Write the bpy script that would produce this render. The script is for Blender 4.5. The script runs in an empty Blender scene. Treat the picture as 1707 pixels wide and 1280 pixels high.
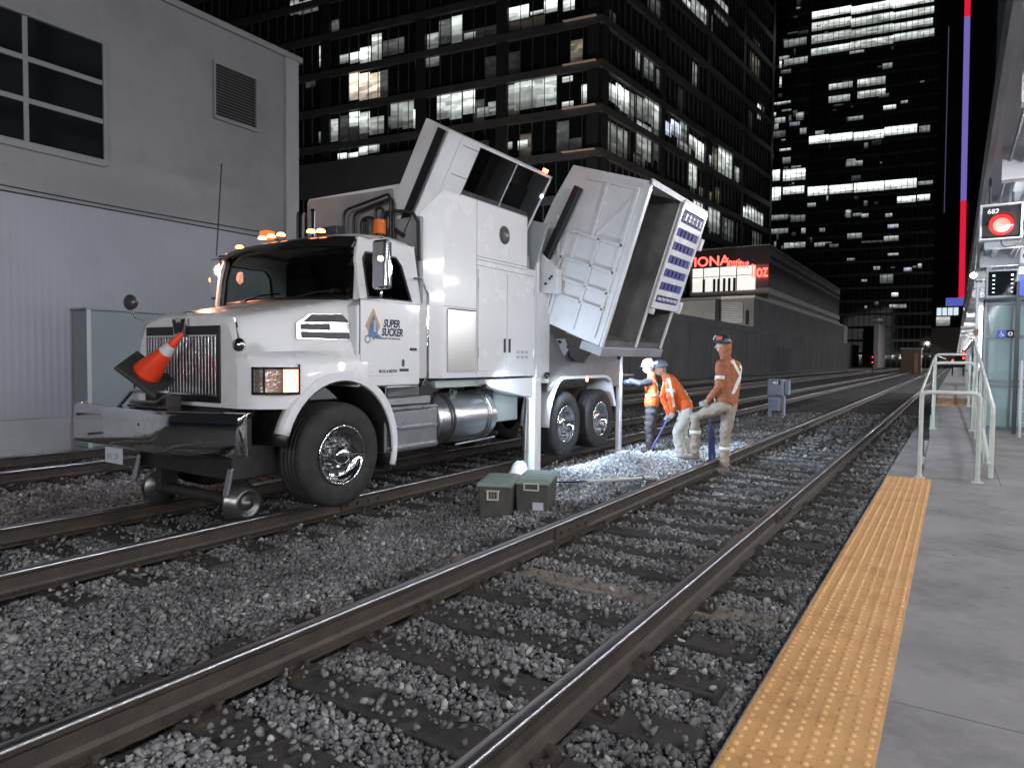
import bpy, math, random
import numpy as np
from mathutils import Vector, Matrix
from mathutils.bvhtree import BVHTree
random.seed(7); RNG = np.random.default_rng(7)
S = bpy.context.scene; COL = S.collection
R = math.radians
# ---------------------------------------------------------------- camera
cam_d = bpy.data.cameras.new('camera'); cam = bpy.data.objects.new('camera', cam_d); COL.objects.link(cam)
cam_d.sensor_width = 36.0; cam_d.lens = 24.0; cam_d.clip_start = .05; cam_d.clip_end = 3000
rt, up, fw = Vector((.83893, .54417, .00872)), Vector((-.02759, .02653, .99927)), Vector((-.54354, .83855, -.03727))
m = Matrix.Identity(4)
for i in range(3):
    m[i][0], m[i][1], m[i][2] = rt[i], up[i], -fw[i]
m[0][3], m[1][3], m[2][3] = 0, 0, 1.47
cam.matrix_world = m; S.camera = cam
# ---------------------------------------------------------------- world: night sky
w = bpy.data.worlds.new('World'); S.world = w; w.use_nodes = True
nt = w.node_tree; nt.nodes.clear()
sky = nt.nodes.new('ShaderNodeTexSky'); sky.sky_type = 'NISHITA'; sky.sun_disc = False
sky.sun_elevation = R(-8); sky.sun_rotation = R(200)
bg1 = nt.nodes.new('ShaderNodeBackground'); bg1.inputs[1].default_value = .05
bg2 = nt.nodes.new('ShaderNodeBackground'); bg2.inputs[0].default_value = (.55, .62, .8, 1); bg2.inputs[1].default_value = .018
ad = nt.nodes.new('ShaderNodeAddShader'); wo = nt.nodes.new('ShaderNodeOutputWorld')
nt.links.new(sky.outputs[0], bg1.inputs[0]); nt.links.new(bg1.outputs[0], ad.inputs[0]); nt.links.new(bg2.outputs[0], ad.inputs[1]); nt.links.new(ad.outputs[0], wo.inputs[0])
S.view_settings.view_transform = 'Standard'; S.view_settings.look = 'None'; S.view_settings.exposure = 0.0; S.view_settings.gamma = 1
S.render.engine = 'CYCLES'
S.cycles.max_bounces = 6; S.cycles.diffuse_bounces = 3; S.cycles.glossy_bounces = 4; S.cycles.transmission_bounces = 6
S.cycles.sample_clamp_indirect = 4.0
# ---------------------------------------------------------------- materials
MATS = {}
def mat(name, col=(.5, .5, .5), rough=.6, metal=0., coat=0., var=0., vscale=3., vcol=None, bump=0., bscale=40., emit=None, es=0., trans=0., alpha=None, ior=1.45, detail=6, spec=None, rvar=0.):
    """principled material; var/vcol: noise variation of the base colour, bump: noise bump height in metres"""
    if name in MATS: return MATS[name]
    m = bpy.data.materials.new(name); m.use_nodes = True; MATS[name] = m
    n = m.node_tree; b = n.nodes['Principled BSDF']
    b.inputs['Base Color'].default_value = (*col, 1); b.inputs['Roughness'].default_value = rough; b.inputs['Metallic'].default_value = metal
    b.inputs['IOR'].default_value = ior
    if coat: b.inputs['Coat Weight'].default_value = coat; b.inputs['Coat Roughness'].default_value = .06
    if trans: b.inputs['Transmission Weight'].default_value = trans
    if spec is not None: b.inputs['Specular IOR Level'].default_value = spec
    if emit: b.inputs['Emission Color'].default_value = (*emit, 1); b.inputs['Emission Strength'].default_value = es
    tc = n.nodes.new('ShaderNodeTexCoord')
    if var or vcol or rvar:
        t = n.nodes.new('ShaderNodeTexNoise'); t.inputs['Scale'].default_value = vscale; t.inputs['Detail'].default_value = detail; t.inputs['Roughness'].default_value = .62
        n.links.new(tc.outputs['Object'], t.inputs['Vector'])
        if var or vcol:
            mx = n.nodes.new('ShaderNodeMix'); mx.data_type = 'RGBA'
            mr = n.nodes.new('ShaderNodeMapRange'); mr.inputs[1].default_value = .35; mr.inputs[2].default_value = .68
            n.links.new(t.outputs[0], mr.inputs[0]); n.links.new(mr.outputs[0], mx.inputs[0])
            c2 = vcol or tuple(c * (1 - var) for c in col)
            mx.inputs[6].default_value = (*col, 1); mx.inputs[7].default_value = (*c2, 1)
            n.links.new(mx.outputs[2], b.inputs['Base Color'])
        if rvar:
            mr = n.nodes.new('ShaderNodeMapRange'); mr.inputs[1].default_value = .3; mr.inputs[2].default_value = .7
            mr.inputs[3].default_value = rough; mr.inputs[4].default_value = rough + rvar
            n.links.new(t.outputs[0], mr.inputs[0]); n.links.new(mr.outputs[0], b.inputs['Roughness'])
    if bump:
        t = n.nodes.new('ShaderNodeTexNoise'); t.inputs['Scale'].default_value = bscale; t.inputs['Detail'].default_value = 5
        n.links.new(tc.outputs['Object'], t.inputs['Vector'])
        bp = n.nodes.new('ShaderNodeBump'); bp.inputs['Distance'].default_value = bump; bp.inputs['Strength'].default_value = 1
        n.links.new(t.outputs[0], bp.inputs['Height']); n.links.new(bp.outputs[0], b.inputs['Normal'])
    return m
WHITE = mat('white_paint', (.78, .78, .795), .22, coat=.5, var=.03, vscale=2.2, rvar=.08)
WHITE2 = mat('white_panel_paint', (.70, .705, .72), .42, var=.06, vscale=3.0, rvar=.1, bump=.0006, bscale=9)
GREYP = mat('grey_paint', (.30, .31, .32), .42, var=.25, vscale=2.5)
CHROME = mat('chrome', (.86, .87, .88), .07, 1.0, bump=.0003, bscale=5)
STEEL = mat('brushed_steel', (.56, .56, .57), .24, 1.0, var=.15, vscale=4, rvar=.12)
ALU = mat('aluminium', (.62, .64, .66), .3, 1.0, var=.15, vscale=6, bump=.001, bscale=12)
RUBBER = mat('tyre_rubber', (.017, .017, .018), .72, var=.45, vscale=9, vcol=(.035, .034, .033), bump=.001, bscale=60)
BLACK = mat('black_plastic', (.013, .013, .014), .38)
BLACKM = mat('black_chassis_paint', (.02, .021, .022), .55, var=.3, vscale=6, vcol=(.045, .042, .04))
DARK = mat('dark_void', (.008, .008, .009), .8)
SEAM = mat('panel_seam', (.03, .03, .032), .7)
GLASSD = mat('dark_glass', (.010, .012, .013), .04, spec=.12, ior=1.25, bump=.002, bscale=2)
GLASS = mat('clear_glass', (.36, .43, .40), .0, trans=1.0, ior=1.02)
MIRROR = mat('mirror_glass', (.8, .8, .82), .02, 1.0)
AMBER_ON = mat('amber_lamp_lit', (.9, .3, .05), .3, emit=(1, .30, .07), es=14)
AMBER_SOFT = mat('amber_lens', (.55, .12, .015), .25, emit=(1, .22, .03), es=.08)
RED_ON = mat('red_lamp_lit', (.9, .1, .05), .3, emit=(1, .12, .05), es=16)
WHITE_ON = mat('white_lamp_lit', (1, 1, 1), .3, emit=(.85, .93, 1), es=18)
CONCR = mat('concrete', (.30, .30, .30), .85, var=.3, vscale=1.4, bump=.004, bscale=22)
RUST = mat('rail_side_rust', (.062, .048, .038), .6, vcol=(.034, .028, .025), vscale=7, bump=.002, bscale=40)
RAILTOP = mat('rail_running_surface', (.42, .42, .44), .26, 1.0, rvar=.12, vscale=1.8, bump=.0004, bscale=6)
WOOD = mat('sleeper_wood', (.033, .031, .030), .88, vcol=(.062, .056, .05), vscale=9, bump=.006, bscale=24)
WOODL = mat('pale_sleeper_wood', (.26, .225, .19), .88, vcol=(.13, .115, .10), vscale=9, bump=.006, bscale=24)
YELLOW = mat('yellow_tactile', (.60, .33, .13), .62, vcol=(.50, .265, .10), vscale=5, bump=.001, bscale=90)
# ---------------------------------------------------------------- mesh builder
WL = {}
class MB:
    def __init__(s): s.v = []; s.f = []; s.sm = []
    def add(s, vs, fs, smooth=False):
        o = len(s.v); s.v += [tuple(v) for v in vs]
        for f in fs: s.f.append(tuple(i + o for i in f)); s.sm.append(smooth)
        return s
    def box(s, x0, x1, y0, y1, z0, z1):
        if x0 > x1: x0, x1 = x1, x0
        if y0 > y1: y0, y1 = y1, y0
        if z0 > z1: z0, z1 = z1, z0
        return s.add([(x0, y0, z0), (x1, y0, z0), (x1, y1, z0), (x0, y1, z0), (x0, y0, z1), (x1, y0, z1), (x1, y1, z1), (x0, y1, z1)],
                     [(0, 3, 2, 1), (4, 5, 6, 7), (0, 1, 5, 4), (1, 2, 6, 5), (2, 3, 7, 6), (3, 0, 4, 7)])
    def obox(s, M, sx, sy, sz):
        """box of full size sx,sy,sz centred at the frame M"""
        b = MB().box(-sx/2, sx/2, -sy/2, sy/2, -sz/2, sz/2); return s.add([M @ Vector(v) for v in b.v], b.f)
    def bar(s, p0, p1, w, h=None, upv=(0, 0, 1)):
        p0, p1 = Vector(p0), Vector(p1); h = h or w; d = (p1 - p0); L = d.length; d.normalize(); u = Vector(upv)
        if abs(d.dot(u)) > .98: u = Vector((0, 1, 0))
        a = d.cross(u).normalized(); b = a.cross(d).normalized()
        M = Matrix((( a[0], d[0], b[0], (p0[0]+p1[0])/2), (a[1], d[1], b[1], (p0[1]+p1[1])/2), (a[2], d[2], b[2], (p0[2]+p1[2])/2), (0, 0, 0, 1)))
        return s.obox(M, w, L, h)
    def prism(s, pts, axis, a0, a1):
        """pts: 2D polygon; axis 'x': pts=(y,z); 'y': (x,z); 'z': (x,y)"""
        def q(p, a): return {'x': (a, p[0], p[1]), 'y': (p[0], a, p[1]), 'z': (p[0], p[1], a)}[axis]
        n = len(pts); vs = [q(p, a0) for p in pts] + [q(p, a1) for p in pts]
        A = sum(pts[i][0]*pts[(i+1) % n][1] - pts[(i+1) % n][0]*pts[i][1] for i in range(n))
        fl = (A > 0) ^ (a1 < a0) ^ (axis == 'y')
        fs = [tuple(range(n))[::-1], tuple(range(n, 2*n))] + [(i, (i+1) % n, n+(i+1) % n, n+i) for i in range(n)]
        if not fl: fs = [f[::-1] for f in fs]
        return s.add(vs, fs)
    def cyl(s, p0, p1, r0, r1=None, n=16, smooth=True, caps=True):
        r1 = r0 if r1 is None else r1; p0, p1 = Vector(p0), Vector(p1); d = (p1-p0).normalized()
        u = Vector((0, 0, 1)) if abs(d.z) < .9 else Vector((1, 0, 0)); a = d.cross(u).normalized(); b = d.cross(a)
        vs = []; 
        for p, r_ in ((p0, r0), (p1, r1)):
            for i in range(n): t = 2*math.pi*i/n; vs.append(p + (a*math.cos(t) + b*math.sin(t))*r_)
        s.add(vs, [(i, (i+1) % n, n+(i+1) % n, n+i) for i in range(n)], smooth)
        if caps: s.add(vs[:n], [tuple(range(n))[::-1]]); s.add(vs[n:], [tuple(range(n))])
        return s
    def tube(s, pts, r_, n=10, rs=None):
        pts = [Vector(p) for p in pts]; rings = []; a = None
        for i, p in enumerate(pts):
            d = (pts[min(i+1, len(pts)-1)] - pts[max(i-1, 0)]).normalized()
            if a is None: u = Vector((0, 0, 1)) if abs(d.z) < .9 else Vector((1, 0, 0)); a = d.cross(u).normalized()
            a = (a - d*a.dot(d)).normalized(); b = d.cross(a); rr = rs[i] if rs else r_
            rings.append([p + (a*math.cos(2*math.pi*k/n) + b*math.sin(2*math.pi*k/n))*rr for k in range(n)])
        vs = [v for g in rings for v in g]
        fs = [(i*n+k, i*n+(k+1) % n, (i+1)*n+(k+1) % n, (i+1)*n+k) for i in range(len(pts)-1) for k in range(n)]
        s.add(vs, fs, True); s.add(rings[0], [tuple(range(n))[::-1]]); s.add(rings[-1], [tuple(range(n))]); return s
    def lathe(s, c, axis, prof, n=32, smooth=True, closed=False):
        """prof: list of (t along axis, radius)"""
        c = Vector(c); d = Vector(axis).normalized(); u = Vector((0, 0, 1)) if abs(d.z) < .9 else Vector((1, 0, 0)); a = d.cross(u).normalized(); b = d.cross(a)
        vs = [c + d*t + (a*math.cos(2*math.pi*k/n) + b*math.sin(2*math.pi*k/n))*max(r_, 1e-4) for t, r_ in prof for k in range(n)]
        m_ = len(prof); rng = range(m_) if closed else range(m_-1)
        return s.add(vs, [(i*n+k, i*n+(k+1) % n, ((i+1) % m_)*n+(k+1) % n, ((i+1) % m_)*n+k) for i in rng for k in range(n)], smooth)
    def loft(s, rings, closed=True, caps=True, smooth=True):
        n = len(rings[0]); vs = [v for g in rings for v in g]; kk = range(n) if closed else range(n-1)
        s.add(vs, [(i*n+k, i*n+(k+1) % n, (i+1)*n+(k+1) % n, (i+1)*n+k) for i in range(len(rings)-1) for k in kk], smooth)
        if caps: s.add(rings[0], [tuple(range(n))[::-1]]); s.add(rings[-1], [tuple(range(n))])
        return s
    def build(s, name, material, parent=None, bevel=0., smooth=None, sub=0, seg=2, weld=False, recalc=False, solid=0.):
        me = bpy.data.meshes.new(name); off = WL.get(parent.name, Vector((0, 0, 0))) if parent else Vector((0, 0, 0))
        me.from_pydata([(v[0]-off[0], v[1]-off[1], v[2]-off[2]) for v in s.v], [], s.f)
        if weld or recalc:
            import bmesh
            bm = bmesh.new(); bm.from_mesh(me)
            if weld: bmesh.ops.remove_doubles(bm, verts=bm.verts, dist=1e-4)
            if recalc: bmesh.ops.recalc_face_normals(bm, faces=bm.faces)
            bm.to_mesh(me); bm.free()
        if smooth is not None:
            me.polygons.foreach_set('use_smooth', [True]*len(me.polygons)); me.set_sharp_from_angle(angle=R(smooth))
        elif any(s.sm) and not weld: me.polygons.foreach_set('use_smooth', s.sm)
        me.materials.append(material); me.update()
        o = bpy.data.objects.new(name, me); COL.objects.link(o); WL[o.name] = off
        if parent: o.parent = parent
        if solid: md = o.modifiers.new('solid', 'SOLIDIFY'); md.thickness = solid; md.offset = -1
        if sub: md = o.modifiers.new('sub', 'SUBSURF'); md.levels = md.render_levels = sub
        if bevel: md = o.modifiers.new('bevel', 'BEVEL'); md.width = bevel; md.segments = seg; md.limit_method = 'ANGLE'; md.angle_limit = R(35)
        return o
def tag(o, label=None, cat=None, group=None, kind=None):
    if label: o['label'] = label
    if cat: o['category'] = cat
    if group: o['group'] = group
    if kind: o['kind'] = kind
    return o
def thing(name, label, cat, loc, group=None):
    o = bpy.data.objects.new(name, None); COL.objects.link(o); o.location = loc; o.empty_display_size = .1; WL[o.name] = Vector(loc)
    return tag(o, label, cat, group)
def tree(o): return [o] + [d for c in o.children for d in tree(c)]
def copy_tree(o, parent=None):
    c = o.copy(); COL.objects.link(c); c.parent = parent; WL[c.name] = WL.get(o.name, Vector((0, 0, 0)))
    for ch in list(o.children): copy_tree(ch, c)
    return c
def text_mb(txt, size, O, ex, ey, depth=.002, align='LEFT', shear=0., space=1., squash=1., bold=0.):
    """lettering as mesh; O origin, ex / ey unit directions of the text plane"""
    cu = bpy.data.curves.new('lettering', 'FONT'); cu.body = txt; cu.size = size; cu.align_x = align; cu.shear = shear; cu.space_character = space; cu.extrude = depth; cu.offset = bold; cu.resolution_u = 3
    o = bpy.data.objects.new('lettering', cu); COL.objects.link(o); bpy.context.view_layer.update()
    me = bpy.data.meshes.new_from_object(o.evaluated_get(bpy.context.evaluated_depsgraph_get()))
    ex, ey, O = Vector(ex), Vector(ey), Vector(O); ez = ex.cross(ey)
    mb = MB().add([O + ex*v.co.x*squash + ey*v.co.y + ez*v.co.z for v in me.vertices], [tuple(p.vertices) for p in me.polygons])
    bpy.data.objects.remove(o); bpy.data.curves.remove(cu); return mb
def lerp(a, b, t): return a + (b-a)*t
LITA = [(30.7,32.1,33.3,35.6,0.6),(28.1,29.3,33.2,34.1,0.3),(26.6,27.9,33.0,34.1,0.8),(25.3,26.6,32.8,34.4,0.9),(23.9,25.1,32.8,35.5,0.5),(21.1,23.7,33.0,34.6,0.12),(26.7,28.1,29.1,32.0,0.8,1),(25.4,26.7,28.9,31.7,0.8,1),(24.1,25.4,28.9,31.5,0.8,1),(26.7,28.1,26.3,27.8,0.9),(25.4,26.7,25.4,27.6,0.5),(29.6,30.8,25.0,27.4,0.5),(23.6,25.4,25.1,26.9,0.35),(21.2,22.7,25.4,28.1,0.25),(19.9,21.2,25.2,27.9,0.3),(18.8,19.9,25.1,27.0,0.8),(15.6,17.1,25.6,28.1,0.55),(14.2,15.6,25.4,28.1,0.8),(12.8,14.1,25.7,28.5,0.8),(17.0,18.3,32.7,34.3,0.3),(14.2,15.5,32.9,35.5,0.5),(15.6,16.9,33.0,35.4,0.15),(12.8,14.0,33.0,33.6,0.4),(8.4,9.8,33.9,35.1,1),(7.1,8.4,33.9,35.1,1),(5.6,6.9,34.0,34.3,0.7),(4.2,5.5,33.9,35.1,1),(2.5,3.6,33.7,34.7,0.7),(0.2,1.2,33.2,34.2,0.35),(9.9,11.3,25.2,26.5,0.3),(8.5,9.8,25.5,27.8,0.4),(7.0,8.5,25.3,27.9,0.5),(5.5,7.0,25.3,28.0,0.45),(4.2,5.5,25.3,28.0,0.55),(2.6,3.6,27.2,27.7,0.7),(2.5,3.6,24.9,25.4,0.5),(0.3,1.7,25.0,26.7,0.6),(28.4,29.6,23.0,23.6,1),(26.9,28.2,23.0,23.5,1),(25.5,26.8,23.1,24.2,0.7),(24.2,25.5,23.2,24.1,0.4),(11.3,12.5,25.2,26.1,0.35),(8.7,9.8,21.7,22.4,0.3),(7.1,8.1,21.5,22.4,0.5),(35.0,36.2,39.7,41.3,0.3),(32.3,35.0,39.5,40.9,0.35),(29.4,31.1,17.4,19.1,1),(27.6,29.4,17.5,19.0,1),(25.7,27.6,17.5,19.1,1),(23.9,25.7,17.5,19.1,1),(22.3,23.9,17.8,19.1,1),(29.3,30.4,36.5,38.0,0.12),(32.7,34.0,31.3,32.1,0.1),(31.5,32.2,25.1,26.3,0.15),(16.9,19.7,31.0,32.1,0.2),(22.6,23.0,25.6,26.7,0.15)]
LITB = [(0.9,1.6,26.1,27.2,0.2),(1.8,2.8,25.6,27.2,0.7),(3.0,3.9,25.5,27.6,0.8),(3.9,5.4,25.3,27.5,0.8),(5.4,6.4,25.0,27.1,0.2),(6.9,8.9,25.5,27.7,0.25),(8.9,10.6,25.7,28.5,0.35),(10.6,12.4,25.6,28.4,0.5),(12.9,15.1,25.6,27.0,0.7,2),(15.1,17.5,26.0,27.6,0.7,2),(17.3,19.1,25.9,28.1,0.2),(7.0,8.4,22.1,25.3,0.4),(8.5,10.3,21.8,25.3,0.35),(10.7,12.5,22.3,25.4,0.12),(6.8,7.6,30.3,32.3,0.3),(8.6,9.4,30.0,32.4,0.2),(9.8,10.5,30.1,32.0,0.2),(11.4,12.7,29.8,31.7,0.15),(19.9,21.7,25.7,27.2,0.5),(21.8,24.5,24.9,27.1,0.8),(24.6,26.3,25.0,26.3,0.6,2),(20.0,22.1,21.5,24.9,0.6),(28.7,30.9,24.6,28.1,0.5),(30.9,33.2,24.6,27.9,0.55),(34.6,37.4,25.0,26.9,0.35),(17.5,19.4,41.0,41.7,0.6),(19.5,22.6,40.2,42.7,0.35),(22.7,26.1,40.4,42.8,0.35),(26.6,30.8,43.4,45.8,0.3),(21.5,24.3,17.9,20.3,0.5),(24.3,26.6,17.6,20.5,0.5),(26.7,29.4,17.3,20.3,0.35),(36.6,39.2,20.3,22.3,0.6),(39.2,42.2,20.3,22.6,0.5),(42.2,46.3,20.3,22.6,0.4),(42.8,44.0,35.4,37.4,0.6)]
LITC = [(-1.5,10.4,103.6,105.7,1),(10.4,21.3,103.0,105.2,1),(21.2,31.3,102.7,105.2,1),(-1.4,10.5,100.0,102.5,0.55),(10.5,21.3,99.4,101.8,0.5),(21.3,31.4,99.5,101.5,0.55),(-1.4,10.6,96.3,98.8,0.45),(10.5,21.4,96.2,98.5,0.4),(21.4,31.2,96.2,98.3,0.5),(-1.3,10.7,92.8,94.9,0.55),(10.6,21.5,92.8,95.1,0.5),(21.5,31.6,93.2,95.3,0.5),(5.0,11.3,82.0,83.7,0.45),(12.6,19.8,81.7,83.9,0.5),(5.0,10.7,78.2,80.1,0.4),(12.7,19.9,78.4,80.4,0.5),(-0.7,5.3,66.7,69.0,1),(5.5,11.7,66.6,68.9,1),(12.0,19.8,66.3,68.7,1),(20.0,28.1,66.8,69.2,1),(28.7,31.3,66.6,68.5,0.25),(-0.3,5.3,51.3,53.9,1),(5.7,12.0,51.3,53.8,1),(12.4,20.2,51.2,53.9,1),(20.4,28.4,51.3,53.9,1),(28.8,32.4,51.8,52.9,0.3),(23.7,28.3,47.2,49.0,0.9),(28.7,31.8,47.4,49.1,0.8),(19.5,22.7,74.2,75.4,0.7),(23.9,25.6,75.4,76.2,0.35),(10.1,14.3,72.2,73.4,0.3),(10.3,14.1,91.6,92.4,0.3),(11.0,14.8,37.7,39.3,0.3),(20.6,24.3,36.4,37.9,0.35),(22.5,26.8,17.0,18.1,0.3),(23.0,24.7,20.4,21.5,0.9),(-0.4,2.2,47.9,49.1,0.3),(14.6,16.4,43.7,44.8,0.4),(20.8,22.5,43.4,44.4,0.4),(10.1,14.6,58.9,60.4,0.3),(10.4,11.8,44.0,46.3,0.35),(21.7,24.4,32.2,32.9,0.35),(19.9,23.3,24.3,26.9,0.2),(15.1,16.5,24.9,25.6,0.35),(25.9,27.8,27.5,28.6,0.4,2),(21.5,24.2,40.1,41.2,0.4,2),(2.1,5.0,35.9,37.1,0.25),(3.4,4.9,40.2,41.4,0.25),(29.4,30.3,28.3,29.6,0.4),(18.1,19.8,28.2,29.3,0.25),(11.1,13.2,31.2,32.0,0.25),(16.0,16.7,17.1,17.9,0.3),(14.8,20.3,36.2,36.8,0.12)]
LITD = [(0.1,2.7,48.5,51.3,0.9),(3.4,8.7,48.2,51.1,0.9),(0.2,2.9,43.4,46.8,1),(3.5,8.5,44.7,46.6,0.9),(2.9,8.2,82.4,84.3,0.25),(3.0,8.6,77.8,79.4,0.3),(-0.3,4.8,68.1,68.7,0.4),(0.4,1.4,65.2,66.2,0.5),(1.1,3.6,63.3,64.7,0.35),(6.2,8.0,63.4,65.4,0.3),(7.2,8.7,59.8,61.3,0.4),(2.4,5.1,56.0,56.6,0.5),(3.2,5.1,52.7,54.3,0.25),(0.3,4.8,38.2,39.6,0.2),(5.5,8.9,37.5,39.2,0.2),(0.4,4.9,34.7,36.0,0.25),(8.1,9.2,34.4,35.8,0.4),(4.0,9.1,30.8,32.2,0.35),(1.9,2.4,77.4,79.2,0.6),(2.0,2.5,72.4,75.1,0.6),(-0.3,0.7,86.9,89.3,0.25),(0.5,3.7,59.6,61.3,0.12)]
# ================================================================ GROUND
def zdrop(x): return 0.0 if x > -3.7 else (-.09 if x < -4.7 else -.09*(-3.7-x))
def ballast_material(name, c1, c2, scale):
    m = mat(name, c1, .9); n = m.node_tree; b = n.nodes['Principled BSDF']
    tc = n.nodes.new('ShaderNodeTexCoord'); v = n.nodes.new('ShaderNodeTexVoronoi'); v.inputs['Scale'].default_value = scale
    n.links.new(tc.outputs['Object'], v.inputs['Vector'])
    v2 = n.nodes.new('ShaderNodeTexNoise'); v2.inputs['Scale'].default_value = .7; v2.inputs['Detail'].default_value = 6; n.links.new(tc.outputs['Object'], v2.inputs['Vector'])
    s1 = n.nodes.new('ShaderNodeSeparateColor'); n.links.new(v.outputs['Color'], s1.inputs[0])
    ad = n.nodes.new('ShaderNodeMath'); ad.operation = 'MULTIPLY'; n.links.new(s1.outputs[0], ad.inputs[0]); n.links.new(v2.outputs[0], ad.inputs[1])
    mx = n.nodes.new('ShaderNodeMix'); mx.data_type = 'RGBA'; mx.inputs[6].default_value = (*c1, 1); mx.inputs[7].default_value = (*c2, 1)
    n.links.new(ad.outputs[0], mx.inputs[0]); n.links.new(mx.outputs[2], b.inputs['Base Color'])
    bp = n.nodes.new('ShaderNodeBump'); bp.inputs['Distance'].default_value = .03; bp.inputs['Strength'].default_value = 1; bp.invert = True
    n.links.new(v.outputs['Distance'], bp.inputs['Height']); n.links.new(bp.outputs[0], b.inputs['Normal']); return m
BALL = ballast_material('ballast_bed', (.05, .05, .052), (.17, .165, .165), 22)
xs = [-1500, -300, -60, -30, -13.6, -4.7, -3.7, -.75, 12, 60, 300, 1500]; ys = [-300, -20, 0, 40, 120, 400, 2600]
gv = [(x, y, -.245 + zdrop(x)) for y in ys for x in xs]; nx = len(xs)
gf = [(j*nx+i, j*nx+i+1, (j+1)*nx+i+1, (j+1)*nx+i) for j in range(len(ys)-1) for i in range(nx-1)]
tag(MB().add(gv, gf).build('ground', BALL), kind='structure')
# tracks: (rail centre xs, rail top z, names)
TR = [(-2.97, -1.465, 0.), (-5.685, -7.19, -.09), (-10.6, -12.1, -.09), (-15.2, -16.7, -.09), (-19.4, -20.9, -.09)]
SLY = 4.52; SP = .535
def in_sleeper(x, y):
    for a, b, z in TR[:3]:
        c = (a+b)/2
        if abs(x-c) < 1.32: d = (y-SLY) % SP; d = min(d, SP-d); return d < .125
    return False
# stones: every one a jittered icosahedron, merged in one object of ballast
PH = (1+5**.5)/2
IV = np.array([(-1, PH, 0), (1, PH, 0), (-1, -PH, 0), (1, -PH, 0), (0, -1, PH), (0, 1, PH), (0, -1, -PH), (0, 1, -PH), (PH, 0, -1), (PH, 0, 1), (-PH, 0, -1), (-PH, 0, 1)], float)/1.9
IF = np.array([(0, 11, 5), (0, 5, 1), (0, 1, 7), (0, 7, 10), (0, 10, 11), (1, 5, 9), (5, 11, 4), (11, 10, 2), (10, 7, 6), (7, 1, 8), (3, 9, 4), (3, 4, 2), (3, 2, 6), (3, 6, 8), (3, 8, 9), (4, 9, 5), (2, 4, 11), (6, 2, 10), (8, 6, 7), (9, 8, 1)])
def stones(name, P, rad, material, label, cat):
    n = len(P); V = np.tile(IV, (n, 1, 1)); V *= RNG.uniform(.55, 1.3, (n, 12, 1))
    V *= np.stack([RNG.uniform(.75, 1.35, n), RNG.uniform(.7, 1.1, n), RNG.uniform(.5, .85, n)], 1)[:, None, :]
    q = RNG.normal(size=(n, 4)); q /= np.linalg.norm(q, axis=1)[:, None]; a, b, c, d = q.T
    Rm = np.stack([1-2*(c*c+d*d), 2*(b*c-a*d), 2*(b*d+a*c), 2*(b*c+a*d), 1-2*(b*b+d*d), 2*(c*d-a*b), 2*(b*d-a*c), 2*(c*d+a*b), 1-2*(b*b+c*c)], 1).reshape(n, 3, 3)
    V = np.einsum('nij,nkj->nki', Rm, V)*rad[:, None, None] + P[:, None, :]
    F = (IF[None]+12*np.arange(n)[:, None, None]).reshape(-1, 3)
    me = bpy.data.meshes.new(name); me.vertices.add(n*12); me.vertices.foreach_set('co', V.astype(np.float32).ravel())
    me.loops.add(F.size); me.loops.foreach_set('vertex_index', F.astype(np.int32).ravel())
    me.polygons.add(len(F)); me.polygons.foreach_set('loop_start', np.arange(0, F.size, 3, dtype=np.int32)); me.polygons.foreach_set('loop_total', np.full(len(F), 3, dtype=np.int32))
    me.update(); me.validate(); me.materials.append(material)
    o = bpy.data.objects.new(name, me); COL.objects.link(o); return tag(o, label, cat, kind='stuff')
def stone_material(name, stops, rough=.75):
    m = mat(name, (.1, .1, .1), rough); n = m.node_tree; b = n.nodes['Principled BSDF']
    g = n.nodes.new('ShaderNodeNewGeometry'); cr = n.nodes.new('ShaderNodeValToRGB'); n.links.new(g.outputs['Random Per Island'], cr.inputs[0])
    el = cr.color_ramp.elements
    for i, (p, c) in enumerate(stops):
        e = el[i] if i < 2 else el.new(p); e.position = p; e.color = (*c, 1)
    tc = n.nodes.new('ShaderNodeTexCoord'); t = n.nodes.new('ShaderNodeTexNoise'); t.inputs['Scale'].default_value = 1.1; t.inputs['Detail'].default_value = 5
    t2 = n.nodes.new('ShaderNodeTexNoise'); t2.inputs['Scale'].default_value = 70; n.links.new(tc.outputs['Object'], t2.inputs['Vector'])
    n.links.new(tc.outputs['Object'], t.inputs['Vector']); mr = n.nodes.new('ShaderNodeMapRange'); mr.inputs[1].default_value = .35; mr.inputs[2].default_value = .65; mr.inputs[3].default_value = .6; mr.inputs[4].default_value = 1.25
    n.links.new(t.outputs[0], mr.inputs[0]); mp = n.nodes.new('ShaderNodeMix'); mp.data_type = 'RGBA'; mp.blend_type = 'MULTIPLY'; mp.inputs[0].default_value = 1
    n.links.new(cr.outputs[0], mp.inputs[6]); n.links.new(mr.outputs[0], mp.inputs[7]); n.links.new(mp.outputs[2], b.inputs['Base Color'])
    bp = n.nodes.new('ShaderNodeBump'); bp.inputs['Distance'].default_value = .004; n.links.new(t2.outputs[0], bp.inputs['Height']); n.links.new(bp.outputs[0], b.inputs['Normal']); return m
STONE = stone_material('ballast_stone', [(0., (.09, .09, .095)), (1., (.50, .48, .47)), (.35, (.15, .15, .155)), (.7, (.20, .197, .197)), (.95, (.29, .275, .265))], .62)
NEWSTONE = stone_material('fresh_gravel_stone', [(0., (.16, .17, .18)), (1., (.6, .6, .6)), (.4, (.30, .31, .32)), (.8, (.45, .46, .46))], .7)
pts = []
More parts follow.
